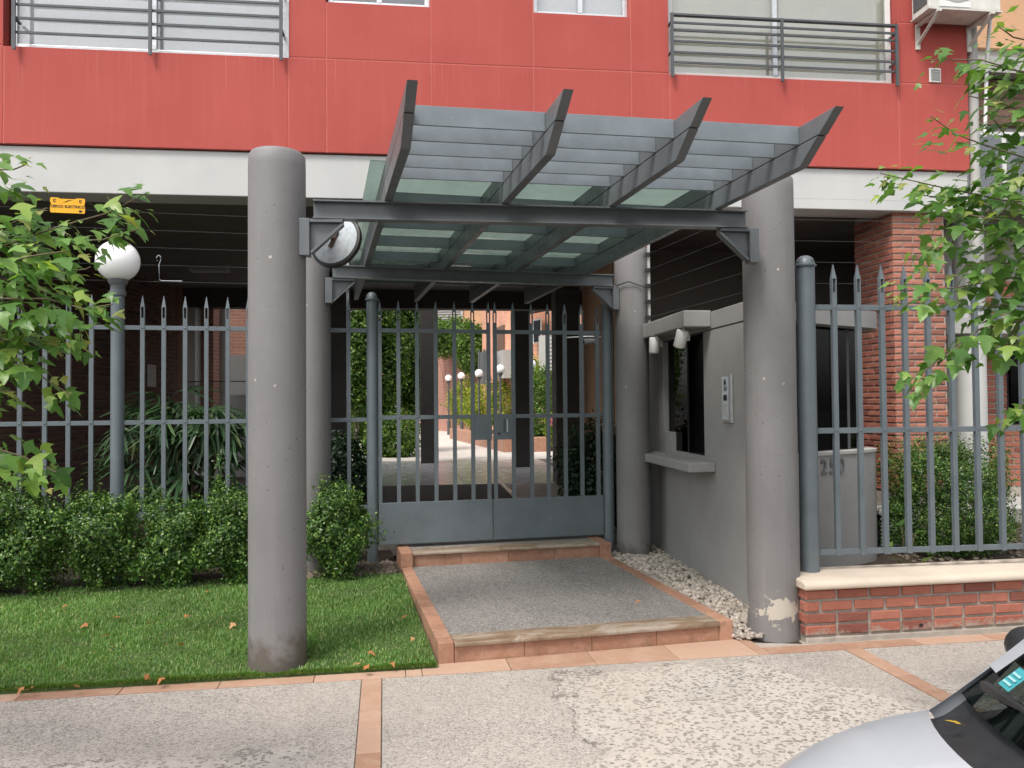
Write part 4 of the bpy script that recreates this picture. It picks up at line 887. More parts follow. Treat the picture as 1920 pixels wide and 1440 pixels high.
# ------------------------------------------------------------------ street trees reaching into the picture
def maple_leaf(seed, young=False):
    r_ = random.Random(seed); k = 1
    half = [(0,0),(.09,.02),(.24,.09),(.55,.30+r_.uniform(-.05,.10)),(.33,.37),(.20,.44),(.22,.60),(.13,.80),(0,1.0)]
    b = MB(); cup = r_.uniform(.12,.35); dro = r_.uniform(.1,.45)
    def z(x, y): return -dro*y*y+cup*abs(x)*.6-.25*x*x+.0
    V = [(x, y, z(x,y)) for x, y in half]+[(-x, y, z(x,y)) for x, y in half[1:-1]]
    mid = [(0,.25,z(0,.25)),(0,.5,z(0,.5))]; V += mid; n = len(half); m0, m1 = len(V)-2, len(V)-1
    Rr = list(range(n)); Ll = [0]+list(range(n, n+len(half)-2))+[n-1]
    Fs = []
    for S, fl_2 in ((Rr, False), (Ll, True)):
        tri = [(m0,S[0],S[1]),(m0,S[1],S[2]),(m0,S[2],S[3]),(m0,S[3],S[4]),(m0,S[4],S[5]),(m0,S[5],m1),(m1,S[5],S[6]),(m1,S[6],S[7]),(m1,S[7],S[8])]
        Fs += [t[::-1] if fl_2 else t for t in tri]
    b.add(V, Fs)
    b.add([(-.008,-.35,.04),(.008,-.35,.04),(.008,.02,0),(-.008,.02,0)], [(0,1,2,3)])
    return shared('leaf', b, 'maple_young' if young else 'maple', 180)
LM = [maple_leaf(i) for i in range(8)]; LY = [maple_leaf(20+i, True) for i in range(3)]
def tree(label, base, trunk_top, twigs, size, extra, seed, clear=False, group='street trees reaching into the picture'):
    r_ = random.Random(seed); t = thing('maple_tree', label, 'tree', WO, base, group)
    b = Vector(base); top = Vector(trunk_top)
    part('trunk', MB().tube([b+Vector((0,0,-.1)), b+Vector((.02,.01,.6)), b.lerp(top,.6)+Vector((-.03,.03,0)), top], [.11,.085,.075,.06], 12), 'bark', t, 60)
    leaves = []; outer = []
    for tw in twigs:
        pts = [at(*p) for p in tw]; j = pts[0]; k = b.lerp(top, r_.uniform(.55,1.0)); k.z = max(k.z, min(j.z-.1, top.z))
        part('branch', MB().tube([k, k.lerp(j,.5)+Vector((0,0,.08)), j]+pts[1:], [.022,.012,.006]+[.0042*(1-.7*i/len(pts)) for i in range(1,len(pts))], 6), 'twig', t, 60)
        for q in range(int((j-k).length/.022)):
            p = k.lerp(j, r_.uniform(.22, 1))+Vector((r_.gauss(0,.07), r_.gauss(0,.07), r_.gauss(0,.06)+.04)); outer.append((p, Euler((r_.uniform(-.8,.8), r_.uniform(-.8,.8), r_.uniform(0,6.28))), size*r_.uniform(.6,1.2), False))
        L_ = [0]
        for a, c in zip(pts[:-1], pts[1:]): L_.append(L_[-1]+(c-a).length)
        s = 0; side = 1
        while s < L_[-1]:
            for i in range(len(pts)-1):
                if L_[i] <= s <= L_[i+1]: p = pts[i].lerp(pts[i+1], (s-L_[i])/(L_[i+1]-L_[i])); d = (pts[i+1]-pts[i]).normalized()
            fr_ = s/L_[-1]
            for q in range(2 if fr_ < .9 else 3):
                side = -side; lat = d.cross(Vector((0,0,1))).normalized()*side
                o = lat*r_.uniform(.0,.09)*(1.25-fr_*.75)+Vector((0,0,r_.uniform(-.10,.06)))*(1.2-fr_*.5)+d*r_.uniform(-.03,.03)+Vector((0,-1,0))*r_.uniform(-.08,.08)
                yv = (d*.7+lat*r_.uniform(.2,.9)+Vector((0,0,r_.uniform(-.9,.0)))+Vector((r_.uniform(-.3,.3),r_.uniform(-.3,.3),0))).normalized()
                nv_ = (Vector((0,-.35,1))+Vector((r_.uniform(-.6,.6), r_.uniform(-.6,.5), 0))).normalized(); xv = yv.cross(nv_).normalized(); nv_ = xv.cross(yv)
                young = fr_ > .93 or (fr_ > .75 and r_.random() < .25)
                sz = size*r_.uniform(.55,1.25)*(.62 if young and fr_ > .93 else 1)
                w_ = p+o-Vector((0,0,CH)); dd = w_.dot(fw); qx, qy = 960+FPX*w_.dot(cx)/dd, 720-FPX*w_.dot(cu)/dd
                if not clear and 1735 < qx < 1795 and 116 < qy < 170: continue
                if clear and (80 < qx < 172 and 352 < qy < 412 or qx > 192 and 452 < qy < 545 and qx < 270): continue
                leaves.append((p+o, Matrix((xv, yv, nv_)).transposed().to_euler(), sz, young))
            s += r_.uniform(.0145,.023)
    r_.shuffle(leaves)
    for p, e, sz, yg in leaves[:300]:
        o = piece('leaf', r_.choice(LY if yg else LM), t, p, e, (sz,)*3)
    V, F = [], []
    for p, e, sz, yg in leaves[300:]+outer:
        me = r_.choice(LM); mx = Matrix.LocRotScale(p, e, Vector((sz,)*3)); n0 = len(V); V += [tuple(mx @ v.co) for v in me.vertices]; F += [tuple(i+n0 for i in q.vertices) for q in me.polygons]
    for c, rad, nn in extra:
        for i in range(nn):
            d = Vector((r_.gauss(0,1), r_.gauss(0,1), r_.gauss(0,.8))).normalized()*rad*r_.uniform(.35,1)**.5; p = Vector(c)+d
            mx = Matrix.LocRotScale(p, Euler((r_.uniform(-.9,.9), r_.uniform(-.9,.9), r_.uniform(0,6.28))), Vector((size*1.15,)*3)); me = r_.choice(LM); n0 = len(V)
            V += [tuple(mx @ v.co) for v in me.vertices]; F += [tuple(k+n0 for k in q.vertices) for q in me.polygons]
        part('limb', MB().tube([top-Vector((0,0,.1)), top.lerp(Vector(c),.6)+Vector((0,0,.1)), Vector(c)], [.05,.03,.012], 7), 'bark', t, 60)
    if V: o = part('crown', MB().add(V, F), 'maple', t, 180); o['kind'] = 'stuff'
    return t
D1 = 2.75
tree('maple tree whose leafy branches reach in from the left edge', (-3.9, 2.95, 0), (-3.75, 2.95, 2.6),
  [[(-160,330,D1),(-50,318,D1),(25,318,D1),(50,308,D1)],
   [(-160,520,D1),(-20,470,D1),(110,425,D1+.05),(200,400,D1),(275,362,D1)],
   [(-160,480,D1),(-20,440,D1+.1),(50,405,D1),(88,390,D1)],
   [(-160,560,D1),(-10,530,D1),(80,512,D1),(160,505,D1),(170,500,D1)],
   [(-160,560,D1-.1),(0,560,D1-.1),(90,560,D1-.1),(160,580,D1-.1),(212,570,D1-.1)],
   [(-160,640,D1),(-10,610,D1),(70,590,D1),(150,615,D1),(152,640,D1)],
   [(-160,450,D1+.1),(0,455,D1+.15),(90,450,D1+.1),(190,450,D1+.05),(260,430,D1)],
   [(-160,640,D1+.1),(0,640,D1+.1),(60,640,D1),(105,640,D1)],
   [(-160,700,D1),(-20,690,D1),(60,695,D1),(135,742,D1)],
   [(-160,740,D1+.1),(-20,730,D1),(30,735,D1)],
   [(-160,800,D1),(-30,835,D1),(40,855,D1),(105,885,D1)],
   [(-160,490,D1-.1),(-20,500,D1-.1),(60,480,D1-.1),(130,470,D1-.1)]], .069,
  [((-4.4,2.8,3.6),.8,600),((-5.0,3.1,3.2),.8,500),((-4.3,2.2,4.4),.9,700)], 3, True)
D2 = 3.2
tree('maple tree whose leafy branches reach in from the right edge', (4.2, 3.75, 0), (4.0, 3.6, 2.9),
  [[(2080,170,D2),(1930,140,D2),(1840,112,D2),(1742,112,D2)],
   [(2080,80,D2),(1950,80,D2),(1900,70,D2),(1870,48,D2)],
   [(2080,150,D2),(1960,140,D2),(1890,130,D2),(1850,120,D2)],
   [(2080,240,D2),(1940,220,D2),(1870,190,D2),(1815,180,D2)],
   [(2080,330,D2),(1920,295,D2),(1840,270,D2),(1790,250,D2),(1745,218,D2)],
   [(2080,300,D2+.1),(1960,290,D2+.1),(1890,260,D2+.1),(1860,220,D2+.1)],
   [(2080,390,D2),(1880,375,D2),(1760,350,D2),(1650,325,D2)],
   [(2080,400,D2+.1),(1900,400,D2+.1),(1800,375,D2+.1),(1720,365,D2)],
   [(2080,470,D2),(1920,440,D2),(1820,430,D2),(1760,450,D2),(1722,485,D2)],
   [(2080,440,D2-.1),(1940,420,D2-.1),(1860,410,D2-.1),(1800,400,D2)],
   [(2080,540,D2),(1900,520,D2),(1790,540,D2),(1680,545,D2)],
   [(2080,520,D2+.1),(1930,500,D2+.1),(1850,490,D2),(1800,500,D2)],
   [(2080,600,D2),(1920,600,D2),(1840,615,D2),(1790,655,D2),(1695,722,D2)],
   [(2080,620,D2+.1),(1950,580,D2),(1880,570,D2),(1830,580,D2)],
   [(2080,640,D2),(1970,640,D2),(1900,640,D2),(1860,660,D2)],
   [(2080,700,D2),(1970,730,D2),(1915,760,D2),(1880,805,D2)],
   [(2080,360,D2-.1),(1960,350,D2-.1),(1900,340,D2-.1),(1850,350,D2-.1)]], .072,
  [((4.4,3.6,3.6),.9,700),((4.9,3.9,3.2),.8,500),((4.2,3.2,4.6),.9,700)], 5)

# fallen leaves on the lawn and steps
for i, (px, py) in enumerate([(75,995),(125,1135),(220,1158),(165,1170),(205,1190),(207,1207),(172,1224),(290,1165),(315,1207),(333,1208),(390,1108),(440,1168),(345,1155),(120,1250),(270,1268),(306,1270),(45,1288),(30,1290),(60,1290),(135,1285),(590,1240),(672,1246),(691,1252),(735,1242),(690,1222),(765,1155),(775,1195),(775,1230),(1020,1050),(1195,1126)]):
    if py > 1044 or px < 500:
        v = 6.0; p = atz(px, py, .05)
        for _ in range(4): v = GA.L(p).y; p = atz(px, py, lawn_z(v)+.045 if GA.L(p).x < .7 else .14)
        if px == 75: continue
        me = LM[i % 8].copy(); me.materials.clear(); me.materials.append(M['dryleaf']); o = bpy.data.objects.new('fallen_leaf', me); C.objects.link(o); o.location = p; s = random.uniform(.035,.06); o.scale = (s, s, s*1.6)
        o.rotation_euler = (random.uniform(-.5,.5), random.uniform(-.5,.5), random.uniform(0,6.28)); onr = GA.L(p).x > .7
        tag(o, 'small dry leaf lying on the aggregate step' if onr else 'small dry orange leaf fallen on the lawn', 'leaf', 'dry leaves on the step' if onr else 'dry leaves fallen on the lawn')

# ------------------------------------------------------------------ small things: mirror, sign, wires, camera, air conditioner
mc = at(629, 452, 5.42); mn = Vector((-.29, -.84, .23)).normalized(); q = mn.to_track_quat('Z', 'Y').to_matrix().to_4x4(); mx = Matrix.Translation(mc) @ q; mxw = mx @ Matrix.Diagonal((1.08,1.08,1,1))
mir = thing('convex_mirror', 'round traffic mirror seen from its galvanised back, beside the canopy bracket', 'mirror', WO, tuple(mc))
part('back', MB().lathe([(.165,-.006),(.168,.0),(.155,.008),(.08,.016),(.001,.018)], (0,0,0), 40).xf(mxw), 'galv', mir, 50)
part('rim', MB().lathe([(.166,-.03),(.174,-.028),(.177,-.01),(.175,.006),(.168,.008)], (0,0,0), 40).xf(mxw), 'black', mir, 50)
part('mirror_face', MB().lathe([(.166,-.0301),(.11,-.045),(.05,-.052),(.001,-.054)][::-1], (0,0,0), 40).xf(mxw), 'alu', mir, 60)
part('clamp_bar', MB().box(-.012,.012,-.055,.055,.018,.032).xf(mxw @ Matrix.Rotation(R(-20),4,'Z')), 'rust', mir)
arm0 = mxw @ Vector((0,0,.03)); part('arm', MB().tube([arm0, arm0+mn*.05+Vector((-.01,0,.0)), at(605,434,5.25), Vector((-1.33,5.12,2.72))], .012, 8), 'rust', mir, 60)
# electric fence
ef = thing('electric_fence', 'thin electric fence wires on insulator rods above the left fence', 'fence', GA, (G0u-.285, G0v, 2.0))
WZ = [2.79, 2.94, 3.10, 3.26, 3.42]
part('rod', MB().box(G0u-.298, G0u-.272, G0v+.02, G0v+.045, 1.5, 3.52), 'galv', ef)
for z in WZ:
    part('insulator', MB().lathe([(.016,-.02),(.02,-.01),(.012,0),(.02,.01),(.016,.02)], (G0u-.285, G0v-.0, z), 10), 'black', ef, 60)
    part('wire', MB().tube([(G0u-6, G0v, z), (G0u-3.2, G0v+.0, z-.008), (G0u-.285, G0v, z)], .0007, 4), 'metal', ef)
    part('wire', MB().tube([(G0u-.285, G0v, z), (G0u+1.2, G0v, z-.012 if z < 2.9 else z+.25), (G0u+2.5, G0v-.02, z)], .0007, 4), 'metal', ef) if z < 2.9 else None
m2 = FA.L((1.32, 8.08, 0)); ef2 = thing('electric_fence', 'electric fence wires running from the rear column past the booth to the right', 'fence', FA, (m2.x, m2.y, 2.4))
part('rod', MB().box(m2.x+.06, m2.x+.085, m2.y-.03, m2.y-.01, 2.35, 3.3), 'wall_grey', ef2)
c1 = FA.L((2.0, 5.95, 0)); c2 = FA.L((8.0, 6.7, 0))
for z in (2.50, 2.66, 2.82, 2.98, 3.14):
    part('insulator', MB().box(m2.x+.03, m2.x+.08, m2.y-.055, m2.y-.031, z-.022, z+.022), 'black', ef2, bev=.006)
    part('wire', MB().tube([(m2.x+.06, m2.y-.05, z), (c1.x, c1.y, z+.03), (c2.x, c2.y, z+.03)], .0007, 4), 'canopy', ef2)
part('cable', MB().tube([FA.L((1.07,8.07,2.83)), FA.L((1.18,8.0,2.86)), FA.L((1.36,8.03,2.80)), FA.L((1.37,8.03,2.3))], .006, 6), 'black', ef2)
hg = at(299, 505, 6.95); Hh = lambda x, z: (hg.x+x, hg.y, hg.z+z)
solo('coat_hanger', MB().tube([Hh(-.02,.075),Hh(-.028,.10),Hh(-.01,.125),Hh(.012,.11),Hh(.01,.08),Hh(-.005,.04),Hh(.0,-.09),Hh(.02,-.10),Hh(.2,-.105)], .003, 5), 'galv', 'bent wire coat hanger hooked on the electric fence', 'hanger', WO, tuple(hg), smooth=60)
# yellow sign
sg_ = at(127, 386, 6.72); st = thing('warning_sign', 'yellow electric fence warning sign hanging on the wires at left', 'sign', Fr(sg_, 13.4), (0,0,0))
part('plate', MB().prism([(-.128,-.062),(.128,-.062),(.134,-.05),(.134,.0),(.128,.006),(.128,.02),(.134,.026),(.134,.058),(.128,.066),(.07,.066),(.06,.058),(-.06,.058),(-.07,.066),(-.128,.066),(-.134,.058),(-.134,.026),(-.128,.02),(-.128,.006),(-.134,0),(-.134,-.05)], 0, .004).xf(Matrix.Rotation(R(90),4,'X')), 'yellow', st)
tm = text_mesh('CERCO ELECTRICO', .0300, .0004, .0007); tm.materials.append(M['ink']); piece('lettering', tm, st, (0,-.0055,-.008), (R(90),0,0))
for x in (-.1,.1): part('corner_mark', MB().box(x-.01,x+.01,-.0056,-.0044,.028,.034).box(x-.01,x-.003,-.0056,-.0044,.034,.046).box(x-.01,x+.01,-.0056,-.0044,.046,.052), 'ink', st)
part('bolt_symbol', MB().prism([(-.035,.026),(.0,.036),(-.004,.042),(.04,.05),(.004,.046),(.006,.039)], .0044, .0056).xf(Matrix.Rotation(R(90),4,'X')), 'ink', st)
part('seal', MB().lathe([(.014,0),(.014,.0012)], (0,0,0), 16).xf(Matrix.Translation((.1,-.0044,-.044)) @ Matrix.Diagonal((1,1,.7,1)) @ Matrix.Rotation(R(90),4,'X')), 'ink', st)
# security camera by the gate
cc = at(1108, 633, 8.75); ct = thing('security_camera', 'small security camera on an arm behind the right gate leaf', 'camera', WO, tuple(cc))
part('arm', MB().tube([cc+Vector((-.28,0,.0)), cc+Vector((-.05,0,.012)), cc+Vector((.03,0,.01))], .009, 6), 'alu', ct); part('wall_arm', MB().tube([cc+Vector((.03,0,.01)), cc+Vector((.22,.3,.02))], .009, 6), 'alu', ct)
part('housing', MB().tube([cc+Vector((-.09,-.05,-.05)), cc+Vector((.05,.05,-.03))], .032, 12), 'wall_grey', ct, 40); part('lens', MB().tube([cc+Vector((-.1,-.056,-.052)), cc+Vector((-.089,-.05,-.05))], .024, 12), 'black', ct)
# air conditioner at top right
ac = thing('air_conditioner', 'weathered white air conditioner unit on brackets at the corner of the facade', 'air conditioner', FA, (4.9, -.2, 5.84))
part('casing', MB().box(4.50, 5.34, -.36, -.06, 5.86, 6.42), 'acwhite', ac, bev=.012)
part('fan_grille', MB().lathe([(.22,0),(.22,.006),(.2,.01),(.001,.012)], (0,0,0), 28).xf(Matrix.Translation((4.82,-.36,6.14)) @ Matrix.Rotation(R(90),4,'X')), 'wall_grey', ac)
part('coil', MB().box(4.492, 4.499, -.33, -.1, 5.92, 6.36), 'blackmetal', ac); part('base_tray', MB().box(4.49, 5.35, -.37, -.05, 5.845, 5.859), 'acwhite', ac)
part('service_panel', MB().box(4.62, 4.98, -.366, -.3605, 5.88, 5.94), 'white_plain', ac)
for a in (4.60, 5.22):
    bo = part('bracket', MB().bar((a,-.40,5.825),(a,-.005,5.825), .04, .03), 'acwhite', ac); part('strut', MB().bar((a,-.36,5.81),(a,-.01,5.62), .03, .02), 'acwhite', bo); part('wall_plate', MB().box(a-.025,a+.025,-.02,-.001,5.56,5.84), 'acwhite', bo)
part('pipe', MB().tube([(5.30,-.2,6.0),(5.40,-.12,5.9),(5.42,-.03,5.5),(5.38,-.02,4.6)], .02, 8), 'white_plain', ac, 60)

# garden vent box behind the booth front
vb_ = at(1668, 990, 7.6); vt = thing('pump_cover', 'white louvred box standing on the soil behind the right fence', 'box', WO, (vb_.x, vb_.y, .25))
part('lid', MB().box(vb_.x-.16, vb_.x+.22, vb_.y-.15, vb_.y+.2, .575, .625), 'white_plain', vt, bev=.012); part('core', MB().box(vb_.x-.13, vb_.x+.19, vb_.y-.12, vb_.y+.17, .2, .574), 'interior', vt)
for i in range(9): part('louvre', MB().box(vb_.x-.145, vb_.x+.2, vb_.y-.14, vb_.y-.121, .26+i*.034, .275+i*.034), 'white_plain', vt)
wd_ = at(1700, 1030, 6.35); wt = thing('fig_seedling', 'young bright green lobed plant at the foot of the right fence', 'plant', WO, (wd_.x, wd_.y, .26))
for i, (px, py, s) in enumerate([(1690,985,.12),(1715,1000,.09),(1672,1025,.10),(1700,1058,.14),(1728,1052,.10),(1712,1035,.09)]):
    p = at(px, py, 6.3); part('stem', MB().tube([(wd_.x, wd_.y, .25), tuple(p)], .004, 5), 'twig', wt); piece('leaf', LM[i % 8], wt, p, (R(35), random.uniform(-.4,.4), random.uniform(0,6.28)), (s,s,s))

# ------------------------------------------------------------------ courtyard beyond the gate
pl = thing('planter', 'low terracotta planter wall in the courtyard', 'planter', WO, (-.23, 21.9, .3))
P1, P2, P3 = Vector((-.234,21.92)), Vector((-2.43,30.9)), Vector((1.0,22.1))
part('front_wall', MB().prism([P1[:], P3[:], (P3.x+.02,P3.y+.25), (P1.x+.05,P1.y+.27)], .28, .70), 'tile_dark', pl, bev=.02)
part('side_wall', MB().prism([(P1.x,P1.y+.01), (P1.x+.25,P1.y+.28), (P2.x+.25,P2.y), P2[:]], .28, .699), 'tile_dark', pl, bev=.02)
part('soil', MB().prism([(P1.x+.2,P1.y+.25),(P3.x+3,P3.y+.25),(P3.x+3,31),(P2.x+.2,30.8)], .28, .62), 'soil', pl)
for i, (px, py, dpx, lab) in enumerate([(841,709,13,'leftmost and smallest of the courtyard globe lamps'),(865,705,14,'second courtyard globe lamp from the left'),(898,700,15.5,'middle courtyard globe lamp'),(938,692,17,'tallest courtyard globe lamp, seen beside the lock plate'),(996,683,18,'courtyard globe lamp half hidden behind the right dark pier')]):
    d = .30*FPX/dpx; c = at(px, py, d); globe_lamp(lab, WO, c.x, c.y, .3, c.z, .15, .035, 'courtyard globe lamps', True)
def shrub(lab, px, py, d, rx, rz, m, n, size, seed, name='courtyard_shrub', group='courtyard shrubs', z0=.3, jit=.8):
    c = at(px, py, d); bush(name, lab, (c.x, c.y, c.z), rx, rx*.8, rz, n, 6, size, m, group, seed, stem_z=z0, jit=jit)
shrub('yellow green shrub behind the left end of the planter', 872, 755, 36, .85, 1.1, 'lime_leaf', 700, .10, 61)
shrub('yellow green shrub in the planter behind the middle lamps', 905, 765, 33, .9, 1.15, 'lime_leaf', 700, .10, 62)
shrub('yellow green shrub in the planter beside the tallest lamp', 948, 760, 29.5, .75, 1.0, 'lime_leaf', 700, .10, 63)
shrub('green shrub in the planter right of the dark pier', 1018, 770, 24.5, .8, 1.3, 'ivy', 900, .10, 64)
shrub('light green shrub against the brick block at right', 1000, 715, 27, .7, .9, 'lime_leaf', 600, .10, 65)
shrub('leafy bush with pink flowers by the last pier', 1042, 800, 19.8, .3, .45, 'lime_leaf', 260, .07, 66)
fpk = at(1036, 788, 19.4); 
def flower(i, px, py):
    p = at(px, py, 19.4); mb = MB()
    for k in range(6): a = k*1.047; mb.add([(0,0,0),(.05*math.cos(a-.35),.05*math.sin(a-.35),.02),(.09*math.cos(a),.09*math.sin(a),.03),(.05*math.cos(a+.35),.05*math.sin(a+.35),.02)], [(0,1,2,3)])
    mb.xf(Matrix.Translation(p) @ Matrix.Rotation(R(60),4,'X')); solo('flower', mb, 'pink', 'pink flower on the bush by the last pier', 'flower', WO, tuple(p), 'pink flowers on the courtyard bush')
for i, q in enumerate([(1036,786),(1042,783),(1033,794)]): flower(i, *q)
shrub('low dense green bush at the left of the courtyard path', 735, 820, 20.5, .75, .62, 'ivy', 900, .09, 67)
shrub('bright green bush behind the left gate post', 700, 790, 21.5, .7, .9, 'ivy', 800, .10, 68)
shrub('climbing ivy mass on the trunk beside the passage', 715, 640, 21.5, .66, 2.1, 'ivy', 2800, .11, 69, 'ivy_mass', None)
shrub('hanging ivy curtain left of the first pier', 765, 660, 22.5, .66, 1.9, 'ivy', 2600, .11, 70, 'ivy_mass', None)
shrub('ivy covering the left edge of the courtyard opening', 668, 640, 20.6, .42, 2.0, 'ivy', 1500, .11, 71, 'ivy_mass', None)
shrub('ivy hanging over the top of the far brick wall', 845, 632, 37.5, 1.6, .85, 'ivy', 1300, .16, 72, 'ivy_mass', None)
shrub('ivy hanging at the right end of the far brick wall', 888, 655, 35, .75, 1.0, 'ivy', 700, .16, 73, 'ivy_mass', None)
fb = thing('far_brick_wall', 'curved red brick wall closing the courtyard', 'wall', WO, (-3, 38.5, .3))
a0, a1 = at(790, 760, 40), at(880, 760, 37.5)
crv = [(a0.x-1, a0.y+.3), (a0.x+.6, a0.y), ((a0.x+a1.x)/2+.3, (a0.y+a1.y)/2-.1), (a1.x, a1.y), (a1.x+.5, a1.y+1)]
part('face', MB().prism(crv+inset(crv, .4)[::-1], .2, 5.0), 'far_brick2', fb, 30)
part('plaque', MB().box(a0.x+.6, a0.x+1.5, a0.y-.12, a0.y-.02, 2.6, 3.2), 'white', fb)
fb2 = thing('far_building', 'pale building with white shutters beyond the brick wall', 'building', WO, (-3, 44, 0))
w0, w1 = at(815, 600, 44), at(912, 600, 44)
part('wall', MB().box(w0.x-3, w1.x+.6, 44, 46, .2, 12), 'orange', fb2)
part('render_face', MB().box(w0.x-2.5, w0.x+1.55, 43.9, 43.99, .3, 11.8), 'white', fb2)
for i in range(16): part('shutter_slat', MB().box(w0.x+.1, w0.x+1.4, 43.80, 43.86, 5.3+i*.14, 5.38+i*.14), 'wall_grey', fb2)
rb = thing('courtyard_building', 'orange brick block with grey balcony panels at the right of the courtyard', 'building', WO, (.5, 28, 0))
z0 = .2; k0, k1, k2 = at(905, 760, 34), at(950, 760, 29.5), at(1062, 760, 26.2)
rb_poly = [(k0.x, k0.y), (k1.x, k1.y), (k2.x+.6, k2.y), (k2.x+5, k2.y+6), (k0.x+4, k0.y+5)]
part('wall', MB().prism(rb_poly, .2, 11), 'far_brick', rb)
def on(px, py, A, B, off=.06):                       # point on the vertical face between plan points A and B
    d = fw + cx*((px-960)/FPX) - cu*((py-720)/FPX); ab = Vector((B.x-A.x, B.y-A.y)); nn_ = Vector((ab.y, -ab.x)).normalized()
    t = ((Vector((A.x, A.y))).dot(nn_)+off)/(Vector((d.x, d.y)).dot(nn_)); return Vector((0,0,CH))+d*t, nn_, ab.normalized()
def slab_on(name, x0, y0, x1, y1, A, B, m, th=.08, par=None, off=.06):
    p, nn_, dr = on(x0, y0, A, B, off); q, _, _ = on(x1, y1, A, B, off)
    mb = MB(); pp = [(p.x, p.y), (q.x, q.y), (q.x-nn_.x*th, q.y-nn_.y*th), (p.x-nn_.x*th, p.y-nn_.y*th)]
    mb.prism(pp, min(p.z, q.z), max(p.z, q.z)); return part(name, mb, m, par or rb)
wv1 = slab_on('window', 930, 615, 944, 656, k0, k1, 'siding'); slab_on('balcony_panel', 930, 660, 944, 709, k0, k1, 'wall_grey', .3, off=.3)
wv2 = slab_on('window', 1000, 602, 1012, 640, k1, k2, 'glass_dark'); slab_on('window_frame', 998, 600, 1014, 642, k1, k2, 'white_plain', .05, off=.03)
slab_on('balcony_panel', 1010, 630, 1026, 697, k1, k2, 'wall_grey', .5, off=.6); slab_on('balcony_floor', 996, 697, 1050, 702, k1, k2, 'pier_dark', .6, off=.7)
for i in range(9): slab_on('slat', 1027, 632+i*7.4, 1046, 635+i*7.4, k1, k2, 'wall_grey', .04, off=.6)
for i in range(10): slab_on('balcony_rail', 896, 662+i*6, 916, 664.5+i*6, k0, k1, 'blackmetal', .04, off=.7)
for x in (897, 906, 915): slab_on('balcony_post', x, 655, x+1.5, 722, k0, k1, 'blackmetal', .04, off=.72)
slab_on('lintel', 975, 570, 1035, 578, k1, k2, 'pier_dark', .3, off=.4)
# glimpse of the next block through the left of the passage
lb = thing('neighbouring_block', 'pale pillars and brick wall seen deep behind the left fence', 'building', WO, (-6.5, 17, 0))
def slab_at(name, x0, x1, y0, y1, Y, m, th=.4):
    p, q = at(x0, y1, Y), at(x1, y0, Y); return part(name, MB().box(p.x, q.x, Y, Y+th, p.z, q.z), m, lb)
slab_at('white_pillar', 333, 366, 480, 860, 15.0, 'white', .4); slab_at('brick_wall', 366, 400, 480, 860, 15.3, 'far_brick2')
gp = at(414, 700, 15.8); part('round_column', MB().lathe([(.17,.2),(.17,3.85)], (gp.x, gp.y, 0), 20), 'wall_grey', lb, 40)
slab_at('rear_brick', 425, 480, 540, 860, 17.5, 'far_brick2'); slab_at('rear_panel', 428, 480, 665, 860, 17.2, 'wall_grey'); slab_at('rail', 330, 470, 714, 717, 14.8, 'blackmetal', .03); slab_at('low_wall', 250, 480, 740, 900, 16.2, 'wall_grey')
slab_at('passage_end_wall', 240, 334, 540, 900, 14.3, 'brick_dark', .2)

# ------------------------------------------------------------------ parked car, front corner in view
CR = Fr((.235, 1.345, -.125), 7.0)
car = thing('parked_car', 'silver hatchback parked at the kerb, bonnet and windscreen base in view', 'car', CR, (0,0,0))
def loft(secs, closed=False):
    mb = MB(); n = len(secs[0])
    for s in secs: mb.v += [tuple(p) for p in s]
    for i in range(len(secs)-1):
        for j in range(n-1): mb.f.append((i*n+j, i*n+j+1, (i+1)*n+j+1, (i+1)*n+j))
    return mb
def grid(fn, U, V): return loft([[fn(u, v) for v in V] for u in U])
lsp = lambda a, b, n: [a+(b-a)*i/(n-1) for i in range(n)]
# bonnet: x back from the nose, y across; rear edge curves round the windscreen base
def hoodw(t): return .50+.22*math.sin(min(1, t*1.15)*math.pi/2)         # half width, nose to cowl
def rear(y): return .98-.22*(1-min(1, abs(y)/.72)**2.4)
def hood(t, k):
    y = k*hoodw(t); x = .10+t*(rear(y)-.10)+.16*(abs(k)**3)*(1-t); z = .767+.323*t-.133*t*t+.035*(1-k*k)-.02*abs(k)**6
    return (x, y, z)
part('bonnet', grid(hood, lsp(0,1,18), lsp(-1,1,25)), 'carpaint', car, 60)
def fender(side):
    def f(t, q):
        x0, y0, z0 = hood(t, side*1.0); y0 += side*.006; a = q
        return (x0-.0, y0+side*(.13*math.sin(a*math.pi/2)*(.55+.45*t)), z0-.006-(z0-.25)*(1-math.cos(a*math.pi/2)))
    return grid(f, lsp(0,1,14), lsp(0,1,9))
for s in (-1, 1): part('front_wing', fender(s), 'carpaint', car, 60)
part('bumper', grid(lambda t, q: (.10-.10*math.sin(q*math.pi)**.8+.16*abs(t)**3, t*.66, .755-.55*q), lsp(-1,1,17), lsp(0,1,9)), 'carpaint', car, 60)
part('grille', MB().box(.012, .03, -.35, .35, .36, .48), 'carblack', car, bev=.01)
for s in (-1, 1): part('headlight', grid(lambda t, q: (.11+.30*t+.05*q-.012, s*(.42+.20*t+.0*q), .72-.14*q+.05*t), lsp(0,1,6), lsp(0,1,5)), 'alu', car, 60)
